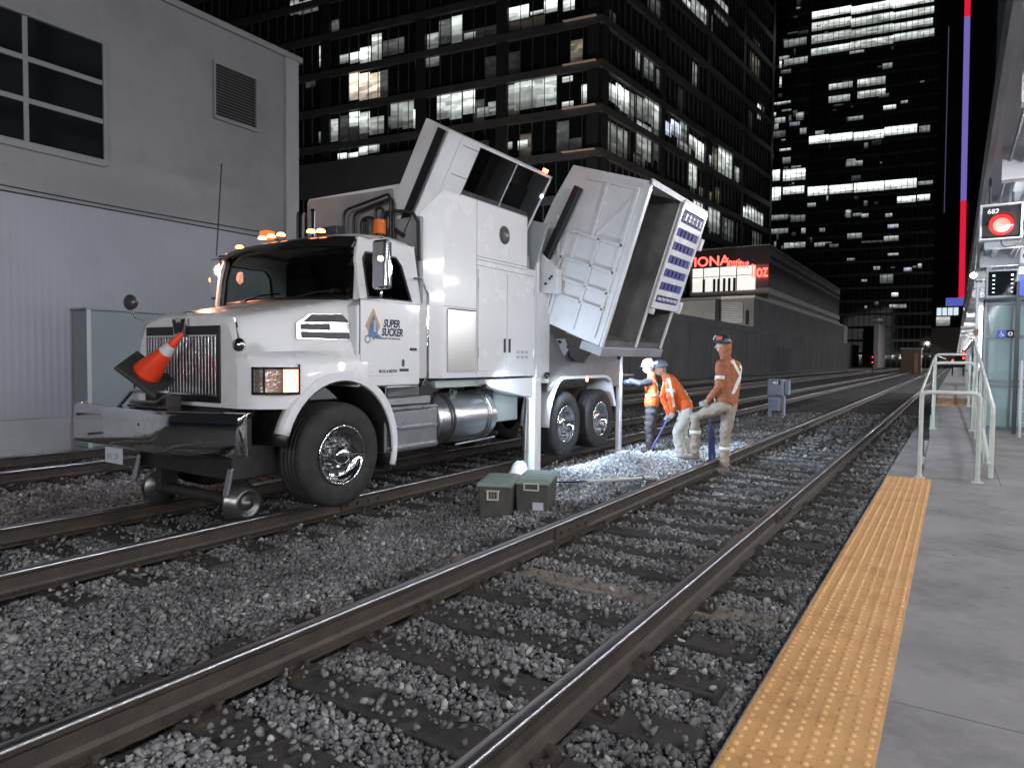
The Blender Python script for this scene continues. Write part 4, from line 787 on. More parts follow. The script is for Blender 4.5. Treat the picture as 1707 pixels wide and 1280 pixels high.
# sun visor (dark) and windshield
rg = []
for x in np.linspace(-1.13, 1.13, 13):
    b = .14*(1-(x/1.13)**2); yb = 5.26-b
    rg.append([(TX+x, yb+.07, 2.80-.05*(x/1.13)**4), (TX+x, yb-.12, 2.74-.04*(x/1.13)**4), (TX+x, yb-.19, 2.645-.03*(x/1.13)**4), (TX+x, yb-.175, 2.64-.03*(x/1.13)**4), (TX+x, yb-.0, 2.70-.05*(x/1.13)**4)])
MB().loft(rg).build('sun_visor', mat('visor_smoke', (.016, .016, .015), .18), T, smooth=45, recalc=True)
rg = []; 
for x in np.linspace(-1.12, 1.12, 15):
    b = .18*(1-(x/1.12)**2); rg.append([(TX+x, 5.15-b, 2.085), (TX+x*.985, 5.17-b*.9, 2.40), (TX+x*.96, 5.22-b*.8, 2.72)])
MB().loft(rg, closed=False, caps=False).build('windshield', GLASS, T, smooth=60)
for sd in (1, -1): MB().tube([(TX+sd*1.15, 5.13, 2.07), (TX+sd*1.14, 5.16, 2.40), (TX+sd*1.10, 5.22, 2.73)], .034, 8).build('windshield_pillar', WHITE if sd > 0 else BLACK, T)
rg = [[(TX+x, 5.14-.17*(1-(x/1.03)**2), 2.06), (TX+x, 5.08-.17*(1-(x/1.03)**2), 2.075), (TX+x, 5.12-.17*(1-(x/1.03)**2), 2.12), (TX+x, 5.16-.17*(1-(x/1.03)**2), 2.12)] for x in np.linspace(-1.03, 1.03, 13)]
MB().loft(rg).build('wiper_cowl', BLACK, T, recalc=True)
for x in (-.55, .35): 
    w_ = MB(); w_.tube([(TX+x, 4.96, 2.10), (TX+x+.3, 5.0, 2.16), (TX+x+.55, 5.07, 2.18)], .009, 6); w_.build('wiper', BLACK, T)
# interior
MB().box(TX-1.0, TX+1.0, 5.25, 5.45, 2.09, 2.17).build('dashboard', mat('cab_lining'), T, bevel=.03)
for x in (-.62, .6):
    st = MB().box(TX+x-.24, TX+x+.24, 5.70, 5.98, 2.09, 2.20); st.box(TX+x-.23, TX+x+.23, 5.88, 5.99, 2.20, 2.50); st.box(TX+x-.13, TX+x+.13, 5.90, 5.98, 2.51, 2.66); st.build('seat', mat('seat_fabric', (.07, .07, .075), .9), T, bevel=.03)
MB().lathe((TX+.6, 5.46, 2.26), (0, -.8, .6), [(-.012, .16), (0, .172), (.012, .16), (0, .148)], n=24, closed=True).build('steering_wheel', BLACK, T)
# door details right side
dr = thing('x', None, None, (0, 0, 0)); bpy.data.objects.remove(dr)
SX = TX+1.25
sm = MB(); sm.box(SX-.012, SX-.0105, 5.085, 5.092, 1.3, 2.08); sm.box(SX-.012, SX-.0105, 5.30, 6.0, 1.262, 1.266)
dsr = MB().prism([(5.10, 2.07), (6.03, 2.07), (6.03, 1.27), (5.30, 1.27), (5.10, 1.27)], 'x', TX+1.2385, TX+1.2475)
door = dsr.build('door', WHITE, T, bevel=.003)
MB().prism([(5.090, 2.08), (5.097, 2.08), (5.097, 1.50), (5.090, 1.50)], 'x', TX+1.2385, TX+1.2435).build('door_gap', SEAM, door)
MB().box(TX-1.2475, TX-1.2385, 5.10, 6.03, 1.27, 2.07).build('door', WHITE, T, bevel=.003)
MB().lathe((TX+1.248, 5.20, 1.66), (1, 0, 0), [(0, .045), (.006, .04), (-.004, .02)], n=18).build('door_handle_recess', GREYP, door)
dh = MB().box(TX+1.248, TX+1.27, 5.86, 5.96, 1.55, 1.58); dh.box(TX+1.248, TX+1.27, 5.92, 6.04, 2.36, 2.38); dh.build('door_handle', BLACK, door, bevel=.004)
INK = mat('dark_lettering', (.02, .025, .05), .5)
ex, ey = (0, 1, 0), (0, 0, 1)
text_mb('SUPER', .115, (SX+.0, 5.435, 1.80), ex, ey, .001, shear=.22, squash=.80, bold=.004).build('lettering', INK, door)
text_mb('SUCKER', .115, (SX+.0, 5.405, 1.705), ex, ey, .001, shear=.22, squash=.80, bold=.004).build('lettering', INK, door)
text_mb('Smooth Tow Services Inc.', .036, (SX+.0, 5.40, 1.665), ex, ey, .001, shear=.1, squash=.8).build('lettering', INK, door)
text_mb('M.O.E. # 6827234', .045, (SX+.0, 5.37, 1.305), ex, ey, .001, squash=.85, bold=.001).build('lettering', INK, door)
text_mb('8', .10, (SX+.0, 5.73, 1.375), ex, ey, .001, squash=.8, bold=.007).build('lettering', mat('fleet_mark', (.05, .05, .05), .5), door)
MB().box(SX-.001, SX+.0015, 5.69, 5.84, 1.315, 1.345).build('decal_bar', INK, door)
DO = mat('decal_orange', (.62, .30, .12), .5, vcol=(.38, .33, .22), vscale=14); DBL = mat('decal_blue', (.07, .13, .28), .5, vcol=(.16, .27, .45), vscale=18)
MB().prism([(5.165, 1.80), (5.285, 1.645), (5.385, 1.80), (5.285, 1.99)], 'x', SX-.002, SX+.0008).build('decal_diamond', DO, door)
MB().prism([(5.16, 1.675), (5.20, 1.70), (5.24, 1.86), (5.29, 1.92), (5.32, 1.83), (5.345, 1.72), (5.385, 1.70), (5.40, 1.665), (5.29, 1.67), (5.21, 1.69)], 'x', SX+.001, SX+.0022).build('decal_figure', DBL, door)
MB().prism([(5.285, 1.74), (5.315, 1.74), (5.31, 1.86), (5.29, 1.86)], 'x', SX+.0024, SX+.0032).build('decal_highlight', mat('decal_pale', (.45, .55, .65), .5), door)
# chrome skirt and steps under the door
MB().box(TX+.9, TX+1.23, 5.50, 6.05, 1.03, 1.155).build('cab_skirt', CHROME, T, bevel=.015)
MB().box(TX+.7, TX+1.15, 5.5, 6.35, .93, 1.02).build('battery_deck', ALU, T, bevel=.01)
sb = MB().box(TX+.62, TX+1.20, 5.52, 6.42, .40, .88); sbo = sb.build('step_box', ALU, T, bevel=.02)
st = MB()
for z in (.44, .66, .885): st.box(TX+1.0, TX+1.26, 5.56, 6.36, z, z+.035)
st.build('step_tread', STEEL, sbo, bevel=.006); MB().cyl((TX+1.2, 5.80, .74), (TX+1.206, 5.80, .74), .03).build('latch', CHROME, sbo)
ft = MB().lathe((TX+.93, 6.45, .70), (0, 1, 0), [(0, .0), (.0, .27), (.02, .31), (.05, .325), (1.17, .325), (1.20, .31), (1.22, .27), (1.22, 0)], n=40); fto = ft.build('fuel_tank', ALU, T)
for y in (6.62, 6.68, 7.42, 7.48): MB().lathe((TX+.93, y, .70), (0, 1, 0), [(0, .326), (0, .336), (.035, .336), (.035, .326)], n=40).build('strap', BLACKM if y in (6.62, 6.68) else STEEL, fto)
MB().cyl((TX+1.05, 6.9, 1.0), (TX+1.07, 6.9, 1.06), .05).build('filler_cap', CHROME, fto)
MB().tube([(TX+1.02, 7.0, .35), (TX+1.02, 7.9, .37)], .015).build('drain_pipe', ALU, T)
# grab handle, tall chrome bar behind the door
MB().tube([(SX+.0, 6.09, 1.15), (SX+.05, 6.11, 1.25), (SX+.05, 6.11, 2.20), (SX-.02, 6.08, 2.38)], .017).build('grab_handle', CHROME, T)
# mirrors
def mirror(x0, y0, sd):
    m = MB().box(TX+sd*x0-.13 if sd < 0 else TX+x0-.11, TX+sd*x0+.13 if sd < 0 else TX+x0+.11, y0, y0+.09, 2.17, 2.68)
    mo = m.build('mirror', CHROME, T, bevel=.04, seg=4)
    MB().box(TX+sd*x0-.095, TX+sd*x0+.095, y0+.0905, y0+.094, 2.2, 2.65).build('mirror_glass', MIRROR, mo)
    a = MB(); a.tube(arc_path([(TX+sd*x0, y0+.04, 2.15), (TX+sd*x0, y0+.04, 2.08), (TX+sd*1.2, 5.16, 2.09)], .05), .014); a.tube([(TX+sd*x0, y0+.05, 2.70), (TX+sd*1.02, 5.36, 2.74)], .011)
    a.build('mirror_arm', CHROME, mo); return mo
mr_ = mirror(1.44, 5.16, 1); ml_ = mirror(1.28, 5.12, -1)
MB().lathe((TX+1.47, 5.155, 2.48), (0, -1, 0), [(0, .028), (.012, .026), (.02, 0)], n=14).build('mirror_lamp', mat('mirror_lamp_lit', (1, .6, .3), .3, emit=(1, .42, .16), es=9), mr_)
MB().lathe((TX-1.44, 5.16, 2.42), (-1, -.3, 0), [(0, .03), (.02, .0)], n=12).build('mirror_lamp', mat('mirror_lamp_dim', (1, .6, .3), .3, emit=(1, .45, .16), es=3), ml_)
for (bx, by, bz), (mx_, my, mz), nm in (((TX+.74, 3.98, 1.82), (TX+1.05, 3.80, 1.62), 'R'), ((TX-.78, 3.98, 1.82), (TX-1.05, 3.98, 1.99), 'L')):
    h = MB().tube(arc_path([(bx, by, bz), (lerp(bx, mx_, .9), my, bz-.06 if nm == 'R' else bz+.05), (mx_, my, mz)], .05), .009)
    ho = h.build('hood_mirror', CHROME, T)
    if nm == 'R': MB().lathe((mx_, my, mz-.05), (0, -1, 0), [(-.03, .0), (-.03, .06), (0, .065), (.03, .05), (.05, .0)], n=20).build('mirror_head', CHROME, ho)
    else: MB().lathe((mx_-.02, my, mz+.05), (.4, -1, 0), [(-.03, .0), (-.02, .07), (.02, .085), (.04, .06), (.05, .0)], n=20).build('mirror_head', mat('mirror_back_grey', (.05, .052, .055), .25), ho)
MB().tube([(TX-1.28, 5.14, 2.70), (TX-1.28, 5.22, 3.85)], .0085, 6, ).build('antenna', BLACK, T)
# roof marker lamps
for x in (-.98, -.60, -.42, -.24, -.06, .42, .56):
    if x == -.60: 
        MB().box(TX-.66, TX-.52, 5.30, 5.42, 2.88, 2.98).build('amber_block_lamp', mat('amber_block_lit', (.8, .2, .05), .4, emit=(1, .16, .03), es=.9), T, bevel=.01); continue
    y = 5.26-.12*(1-x*x)+.0; z = 2.845-.055*abs(x)**3
    b = MB().lathe((TX+x, y, z), (0, 0, 1), [(0, .05), (.018, .047), (.034, .03), (.04, 0)], n=16)
    b.build('roof_marker_lamp', mat('roof_marker_lit', (1, .5, .2), .3, emit=(1, .34, .12), es=7), T)
bc = MB().cyl((TX+.78, 5.86, 2.90), (TX+.78, 5.86, 3.06), .075, .07, n=20).build('amber_beacon', AMBER_SOFT, T)
MB().cyl((TX+.78, 5.86, 2.80), (TX+.78, 5.86, 2.90), .05, n=16).build('beacon_base', BLACK, bc)
MB().box(TX+.06, TX+.40, 5.55, 5.70, 2.86, 2.99).build('roof_box', mat('roof_box_dark', (.04, .045, .06), .3), T, bevel=.01)
ld = bpy.data.lights.new('amber_glow', 'POINT'); ld.energy = 50; ld.color = (1, .42, .25); ld.shadow_soft_size = .08; lo = bpy.data.objects.new('light_source', ld); COL.objects.link(lo); lo.parent = T; lo.location = Vector((TX-1.40, 4.95, 2.55))-WL[T.name]
# ---- stack of exhaust pipe, tubes, air tank behind cab
MB().tube(arc_path([(TX-.95, 6.2, 1.2), (TX-.95, 6.2, 3.34), (TX-.95, 6.21, 3.37)], .01), .085, 18).build('exhaust_stack', mat('dark_chrome', (.25, .25, .26), .12, 1.0), T)
MB().tube(arc_path([(TX-.72, 6.2, 1.2), (TX-.72, 6.2, 3.36), (TX-.72, 6.21, 3.39)], .01), .07, 18).build('exhaust_stack', CHROME, T)
for x0, x1, z1, y in ((.02, .80, 3.34, 6.02), (.14, .80, 3.30, 6.07), (.30, .52, 3.16, 6.04), (.36, .44, 3.12, 6.0), (.58, .70, 3.24, 6.0), (.66, .78, 3.20, 6.08)):
    MB().tube(arc_path([(TX+x0, y, 2.8), (TX+x0, y, z1-.06 if x1-x0 > .5 else z1), (TX+x1, y, z1+.06 if x1-x0 > .5 else z1), (TX+x1, y, 2.8)], .09), .017).build('coolant_tube', BLACK, T)
at = MB().box(TX+.80, TX+1.17, 6.12, 6.19, 2.1, 3.12).build('grey_tank', GREYP, T, bevel=.02)
MB().tube([(TX+.72, 6.05, 3.16), (TX+.85, 6.04, 3.19), (TX+1.0, 6.04, 3.17), (TX+1.12, 6.05, 3.14), (TX+1.16, 6.1, 3.05), (TX+1.16, 6.12, 2.6)], .022).build('black_hose', RUBBER, T)
# ---- fixed body
BX0, BX1 = TX-1.25, TX+1.25
bd = MB().prism([(BX0+.42, 6.2), (BX1-.18, 6.22), (BX1, 6.46), (BX1, 8.37), (BX0+.42, 8.37)], 'z', 1.22, 3.56); bd.build('body_cabinet', WHITE, T, bevel=.012)
MB().box(BX0, BX1, 8.372, 8.62, 1.22, 2.76).build('body_rear_corner', WHITE, T, bevel=.008)
MB().box(BX0, BX1-.04, 8.372, 8.5, 2.762, 2.95).build('body_ledge', GREYP, T)
ls = MB()
for z in (2.735, 2.775, 2.66): ls.box(BX1, BX1+.0015, 7.14, 8.36 if z > 2.7 else 8.56, z, z+.006)
ls.box(BX1, BX1+.0015, 7.13, 7.136, 1.26, 3.55); ls.box(BX1, BX1+.0015, 6.47, 7.12, 2.095, 2.10)
ls.build('body_joint_line', SEAM, T)
def cab_door(y0, y1, z0, z1, hy):
    d = MB().box(BX1+.002, BX1+.014, y0, y1, z0, z1).build('cabinet_door', WHITE, T, bevel=.005)
    if hy: MB().box(BX1+.0142, BX1+.022, hy, hy+.05, 1.55, 1.74).build('door_latch', BLACK, d, bevel=.006)
    for z in (z0+.18, z1-.25): MB().box(BX1+.012, BX1+.028, (y1-.02) if hy < (y0+y1)/2 else y0-.005, (y1+.03) if hy < (y0+y1)/2 else y0+.03, z, z+.12).build('hinge', WHITE2, d, bevel=.004)
cab_door(7.16, 7.83, 1.30, 2.62, 7.75); cab_door(7.845, 8.55, 1.30, 2.62, 7.87)
MB().box(BX1+.001, BX1+.0022, 7.835, 7.84, 1.30, 2.62).build('door_seam', SEAM, T)
sp_ = MB().box(BX1+.002, BX1+.02, 6.53, 7.09, 1.30, 2.06).build('stainless_panel', mat('stainless_sheet', (.66, .65, .63), .3, 1.0, bump=.0006, bscale=3), T, bevel=.004)
MB().box(BX1+.0205, BX1+.024, 6.53, 7.09, 2.062, 2.075).build('panel_edge', SEAM, sp_)
po_ = MB().lathe((BX1+.001, 7.77, 3.14), (1, 0, 0), [(0, .0), (0, .125), (.006, .125), (.006, .115), (-.002, .11), (-.002, 0)], n=32); po_.build('porthole', mat('porthole_grey', (.18, .18, .185), .35, .5, var=.4, vscale=12), T)
dt = text_mb('000', .06, (BX1+.016, 8.02, 1.52), ex, ey, .001); dm = MB()
for i in range(3):
    for j in range(2): dm.box(BX1+.0145, BX1+.0155, 8.08+i*.11, 8.16+i*.11, 1.47+j*.07, 1.51+j*.07)
dm.build('safety_decal', mat('decal_grey', (.4, .4, .4), .6), T)
MB().lathe((BX1-.13, 6.36, 3.50), (.8, -.5, 0), [(0, .035), (.02, .03), (.03, 0)], n=14).build('body_marker_lamp', mat('body_marker_lit', (1, .8, .6), .3, emit=(1, .62, .36), es=10), T)
# body front panel beyond the cab (far side)
fs_ = MB().prism([(BX0+.44, 2.7), (TX+.67, 2.7), (TX+.67, 3.50), (TX+.3, 3.50), (TX-.8, 3.53), (BX0+.44, 3.5)], 'y', 6.16, 6.198).build('front_body_panel', GREYP, T)
# ---- filter house, tipped sideways about Y by 30 deg
def tipped(px, pz, ang):
    c, s = math.cos(R(ang)), math.sin(R(ang))
    return lambda u, v: (px + u*c + v*s, pz - u*s + v*c)       # u to the right (down by ang), v up the slab
F_ = tipped(-5.20, 4.24, 30)     # origin top left corner of slab; u: across thickness, v: along
def slabm(mb, f, u0, u1, v0, v1, y0, y1):
    c = [f(u0, v0), f(u1, v0), f(u1, v1), f(u0, v1)]; return mb.prism(c, 'y', y0, y1)
FH = slabm(MB(), F_, 0, .40, -1.35, 0, 6.15, 6.40).build('filter_house', WHITE2, T, bevel=.012)
sh_ = MB()
slabm(sh_, F_, 0, .03, -1.6, 0, 6.4, 8.50); slabm(sh_, F_, 0, .40, -.035, 0, 6.4, 8.50); slabm(sh_, F_, .0, .40, -1.6, 0, 8.46, 8.50)
sh_.build('filter_house_shell', WHITE2, FH)
wp = MB(); slabm(wp, F_, .37, .40, -1.5, -.0352, 6.4, 6.78); wp.build('filter_house_panel', WHITE2, FH)
pl = MB()
for v in (-.10, -.45, -.83, -1.2): slabm(pl, F_, .40, .402, v, v+.008, 6.47, 6.78)
slabm(pl, F_, .40, .403, -1.5, -.04, 6.775, 6.785); pl.build('panel_joint', SEAM, FH)
fdk = MB(); slabm(fdk, F_, .06, .10, -1.6, -.04, 6.8, 8.45); fdk.build('filter_back_plate', mat('mottled_dark_steel', (.16, .16, .16), .5, .2, vcol=(.05, .05, .05), vscale=2.2), FH)  # dark grey plate with darker random patches
fdv = MB(); slabm(fdv, F_, .06, .395, -1.5, -.0352, 7.60, 7.625); fdv.build('filter_divider', mat('divider_grey', (.4, .4, .4), .4), FH)
for a_ in ((.1, .30, -.85, -.06, 7.15, 7.28), (.12, .34, -1.5, -.86, 7.05, 7.5), (.1, .25, -.6, -.3, 7.9, 8.3)): slabm(MB(), F_, *a_).build('filter_cartridge', mat('filter_dark', (.03, .03, .03), .7), FH)
for y0_, y1_ in ((6.8, 7.59), (7.63, 8.45)): slabm(MB(), F_, .388, .394, -1.5, -.036, y0_, y1_).build('filter_tint_sheet', mat('darkening_sheet', (.52, .53, .53), .02, trans=1., ior=1.08), FH)  # tinted sheets added over the open compartments to darken their inside
for k_, (y_, z_) in enumerate(((8.66, 3.2), (8.72, 3.05), (8.9, 2.3))): MB().tube([(-5.42, y_, z_), (-5.30, y_+.02, z_-.35), (-5.36, y_+.12, z_-.62), (-5.6, y_+.25, z_-.7)], .018).build('black_hose', RUBBER, T)
for k_ in range(3): MB().tube([(TX+.98, 7.5+k_*.1, 1.1), (TX+1.06, 7.55+k_*.12, .72-.06*k_), (TX+.95, 7.75+k_*.1, .62-.07*k_), (TX+.7, 8.0, .8)], .016).build('black_hose', RUBBER, T)
dg = MB(); slabm(dg, F_, .235, .365, -1.28, -.03, 6.135, 6.149); dgo = dg.build('front_gap', DARK, FH); dg = MB(); slabm(dg, F_, .375, .392, -1.28, -.03, 6.12, 6.149); dg.build('gap_edge', STEEL, FH); dg = MB(); slabm(dg, F_, .24, .42, -1.33, -1.28, 6.10, 6.149); dg.build('gap_foot', BLACKM, FH)
MB().cyl((F_(.39, .01)[0], 8.28, F_(.39, .01)[1]), (F_(.39, .06)[0], 8.28, F_(.39, .06)[1]), .04, n=16).build('red_marker_lamp', RED_ON, FH)
MB().cyl((F_(.40, -.3)[0], 8.44, F_(.40, -.3)[1]), (F_(.42, -.3)[0], 8.44, F_(.42, -.3)[1]), .03, n=12).build('blue_white_lamp', mat('blue_white_lit', (.6, .6, 1), .3, emit=(.6, .65, 1), es=4), FH)
# ---- debris body tipped by 18 deg
G_ = tipped(-3.585, 3.93, 18)     # origin: top right corner of the near end wall; u right, v up
DY0, DY1 = 9.0, 11.35
db = MB(); c = [G_(-1.27, 0), G_(-1.44, -.55), G_(-1.62, -1.6), G_(-1.05, -2.31), G_(-.02, -2.40), G_(0, 0)]
DW = db.prism(c, 'y', DY0, DY0+.05).build('debris_body', WHITE2, T, bevel=.006)
rbm = MB()
def rib(u0, v0, u1, v1, w=.05, d=.045):
    a, b = G_(u0, v0), G_(u1, v1); rbm.bar((a[0], DY0-d/2, a[1]), (b[0], DY0-d/2, b[1]), w, d, (0, 1, 0)) if False else rbm.bar((a[0], DY0-d/2+.001, a[1]), (b[0], DY0-d/2+.001, b[1]), d, w, (G_(0, 1)[0]-G_(0, 0)[0], 0, 1) if abs(u1-u0) > abs(v1-v0) else (1, 0, 0))
for v in (-.92, -1.32, -1.62, -1.86): rib(-1.25 if v > -1 else -1.05, v, -.10, v-.02, .045)
for u, v0, v1 in ((-.62, -.14, -.92), (-.86, -.92, -1.30), (-.50, -.92, -1.62), (-.95, -1.32, -2.2), (-.50, -1.62, -2.28), (-.13, -.14, -2.3), (-1.02, -.92, -2.2)): rib(u, v0, u, v1, .05)
rib(-.58, -.88, -.17, -.28, .035, .03); rib(-1.3, -.75, -1.05, -1.35, .05, .04); rib(-.95, -.14, -.12, -.14, .035)
rbm.build('stiffening_rib', WHITE2, DW, bevel=.006)['kind'] = 'pattern'; 
del DW.children[0]['kind']
w2 = MB(); slabm(w2, G_, 0.0, .03, -2.42, 0.02, DY0-.02, DY0+.07); w2.build('edge_flange', WHITE, DW, bevel=.004)
INS = mat('body_interior_steel', (.20, .20, .195), .5, .35, vcol=(.08, .08, .078), vscale=1.3, bump=.004, bscale=5)
inn = MB(); slabm(inn, G_, -.62, -.58, -2.38, -.03, DY0+.05, DY1); slabm(inn, G_, -.58, -.02, -2.38, -2.30, DY0+.05, DY1-.0); slabm(inn, G_, -.58, -.02, -2.3, -.03, DY1, DY1+.04); inn.build('interior_lining', INS, DW)
tp = MB(); slabm(tp, G_, -1.2, .0, -.03, .0, DY0+.05, DY1+.04); tp.build('top_plate', WHITE2, DW)
MB().add([], []) 
bk = MB(); slabm(bk, G_, -1.2, -.62, -2.1, -.05, DY0+.05, DY1+.04); bk.build('body_back_shell', WHITE2, DW)
pt = MB(); slabm(pt, G_, -.5, .02, -2.35, -.03, 10.26, 10.285); pt.build('partition', INS, DW)
frm = MB(); slabm(frm, G_, .0, .03, -2.38, -.0, 10.24, 10.30); slabm(frm, G_, .0, .03, -2.38, .0, DY1-.02, DY1+.05); slabm(frm, G_, .0, .05, -.05, .03, DY0-.02, DY1+.06); frm.build('opening_frame', WHITE, DW, bevel=.004)
sl = MB(); slabm(sl, G_, -.3, .06, -2.52, -2.385, DY0-.02, DY1+.06); sl.build('discharge_lip', GREYP, DW, bevel=.01)
# blue and white grating
gp = MB(); slabm(gp, G_, .032, .05, -1.62, -.12, 10.31, DY1-.03); gpo = gp.build('grating_panel', mat('grating_blue', (.05, .045, .24), .5, vcol=(.06, .055, .28), vscale=6), DW)
bars = MB()
for i in range(6): slabm(bars, G_, .05, .075, -.41-i*.215, -.32-i*.215, 10.31, DY1-.03)
slabm(bars, G_, .05, .08, -1.70, -1.60, 10.24, DY1+.04); slabm(bars, G_, .05, .08, -.12, .0, 10.24, DY1+.04); slabm(bars, G_, .05, .08, -1.6, -.12, 10.24, 10.31); slabm(bars, G_, .05, .08, -1.6, -.12, DY1-.03, DY1+.04)
bars.build('grating_bar', WHITE, gpo, bevel=.004)
bl = MB()
for j, v in enumerate((-.2, -.26, -1.54)):
    for i in range(5): p = G_(.055, v); q = G_(.10, v); y = 10.45+i*.175; bl.cyl((p[0], y, p[1]), (q[0], y, q[1]), .028, n=8, smooth=False)
bl.build('bolt', WHITE, gpo)
dk = MB()
for r_ in range(7):
    for i in range(5): slabm(dk, G_, .05, .062, -.30-r_*.215, -.24-r_*.215+.03, 10.36+i*.175, 10.40+i*.175)
dk.build('grating_pattern', mat('grating_dark', (.012, .012, .09), .6), gpo)
for a_ in ((.03, .12, -.62, -.42, DY1+.051, DY1+.16), (.03, .12, -1.72, -1.52, DY1+.051, DY1+.14), (.033, .10, -1.8, -1.71, 10.28, 10.38)): slabm(MB(), G_, *a_).build('latch_block', WHITE, DW, bevel=.01)
# cylinder, hinge bracket, grey link plate
hc = MB().bar((-4.62, 8.86, 3.95), (-5.16, 8.86, 2.96), .10, .12); hc.build('hydraulic_cylinder', mat('cylinder_green_black', (.012, .017, .018), .4), T, bevel=.015)
MB().prism([(-5.30, 3.06), (-5.20, 3.04), (-4.93, 2.78), (-4.93, 2.42), (-5.30, 2.46)], 'y', 8.80, 8.95).build('hinge_bracket', WHITE2, T, bevel=.012)
MB().prism([(-5.60, 2.8), (-5.22, 2.75), (-5.0, 3.42), (-5.28, 3.50)], 'y', 8.62, 8.68).build('link_plate', mat('link_grey', (.34, .37, .39), .5), T, bevel=.01)
MB().box(BX1-.13, BX1+.0, 8.64, 8.72, 2.3, 3.0).build('hinge_post', WHITE, T, bevel=.008)
MB().box(BX1-.5, BX1+.01, 8.63, 9.02, 1.10, 2.46).build('rear_pillar', WHITE2, T, bevel=.015)
for x in (-5.02, -5.05, -5.12): MB().cyl((x, 8.795, 2.5+(x+5.2)), (x, 8.78, 2.5+(x+5.2)), .02, n=10).build('pivot_bolt', BLACKM, T)
# dark inner structure between bodies
MB().box(BX0+.1, TX+.7, 8.5, 9.0, 1.1, 3.1).build('centre_frame', BLACKM, T)
# lower rear body
LB = mat('lower_body_grey', (.24, .24, .24), .45, var=.25, vscale=1.5)
lw_ = MB(); pts_ = [(9.03, 1.86), (9.14, 1.86), (9.65, 1.42), (10.25, 1.40), (10.65, 1.64), (11.75, 1.62), (11.75, .98)]
arc = [(11.60 - .0, .98)] + [(10.26+ (1.28*math.cos(a) if abs(math.cos(a)) > .5 else 1.28*math.cos(a)), .62+.56*max(0, math.sin(a))**.55) for a in [R(10+160*i/16) for i in range(17)]] + [(9.03, .98)]
lw_.prism((pts_+[(11.55, .98)]+[(p[0], max(.98, p[1])) for p in arc[1:-1]]+[(9.03, .98)])[::1], 'x', BX1-.05, BX1-.02); lw_.build('lower_body_side', LB, T, recalc=True)
MB().box(BX0+.05, BX1-.06, 9.03, 11.75, 1.25, 1.40).build('lower_body_floor', LB, T)
ch = MB().prism([(9.2, 1.42), (9.45, 1.40), (9.75, 1.62), (9.62, 1.80)], 'x', BX1-.35, BX1-.05); ch.build('discharge_chute', mat('chute_white', (.85, .86, .95), .5), T, bevel=.01)
hs = MB(); hs.tube([(BX1-.1, 9.5, 1.75), (BX1-.06, 9.7, 1.66), (BX1-.1, 9.85, 1.50), (BX1-.15, 10.1, 1.45)], .02); hs.build('black_hose', RUBBER, T)
# tandem fender
fd = []
for i in range(25):
    a = i/24; 
    if a < .25: p = (9.02+.0+.22*(a/.25)**2, lerp(.42, 1.0, a/.25))
    elif a < .4: t = (a-.25)/.15; p = (9.24+.25*t, 1.0+.15*math.sin(t*math.pi/2))
    elif a < .75: p = (9.49+(a-.4)/.35*1.45, 1.15)
    elif a < .9: t = (a-.75)/.15; p = (10.94+.35*math.sin(t*math.pi/2), 1.15-.2*t*t)
    else: p = (11.30+.15*(a-.9)/.1, lerp(.95, .62, (a-.9)/.1))
    fd.append(p)
f = MB(); f.loft([[(BX1+.02, y, z), (BX1+.02, y, z+.045), (BX1-.5, y, z+.045), (BX1-.5, y, z)] for y, z in fd]); f.build('tandem_fender', WHITE2, T, recalc=True, bevel=.004)
MB().lathe((BX1+.02, 10.26, 1.13), (1, 0, 0), [(0, .04), (.015, .035), (.025, 0)], n=14).build('red_fender_lamp', RED_ON, T)
MB().box(BX1-.09, BX1+.0, 11.68, 11.77, -.22, 1.62).build('rear_jack_leg', WHITE2, T, bevel=.006); MB().box(BX1-.25, BX1+.12, 11.58, 11.9, -.27, -.235).build('rear_jack_foot', WHITE2, T)
MB().cyl((TX+.9, 12.15, .55), (TX+.9, 12.15, 1.15), .19, n=24).build('rear_drum', mat('dark_drum', (.05, .05, .055), .25, .6), T)
MB().box(TX+.6, TX+1.2, 11.9, 12.4, 1.16, 1.19).build('rear_shelf', STEEL, T)
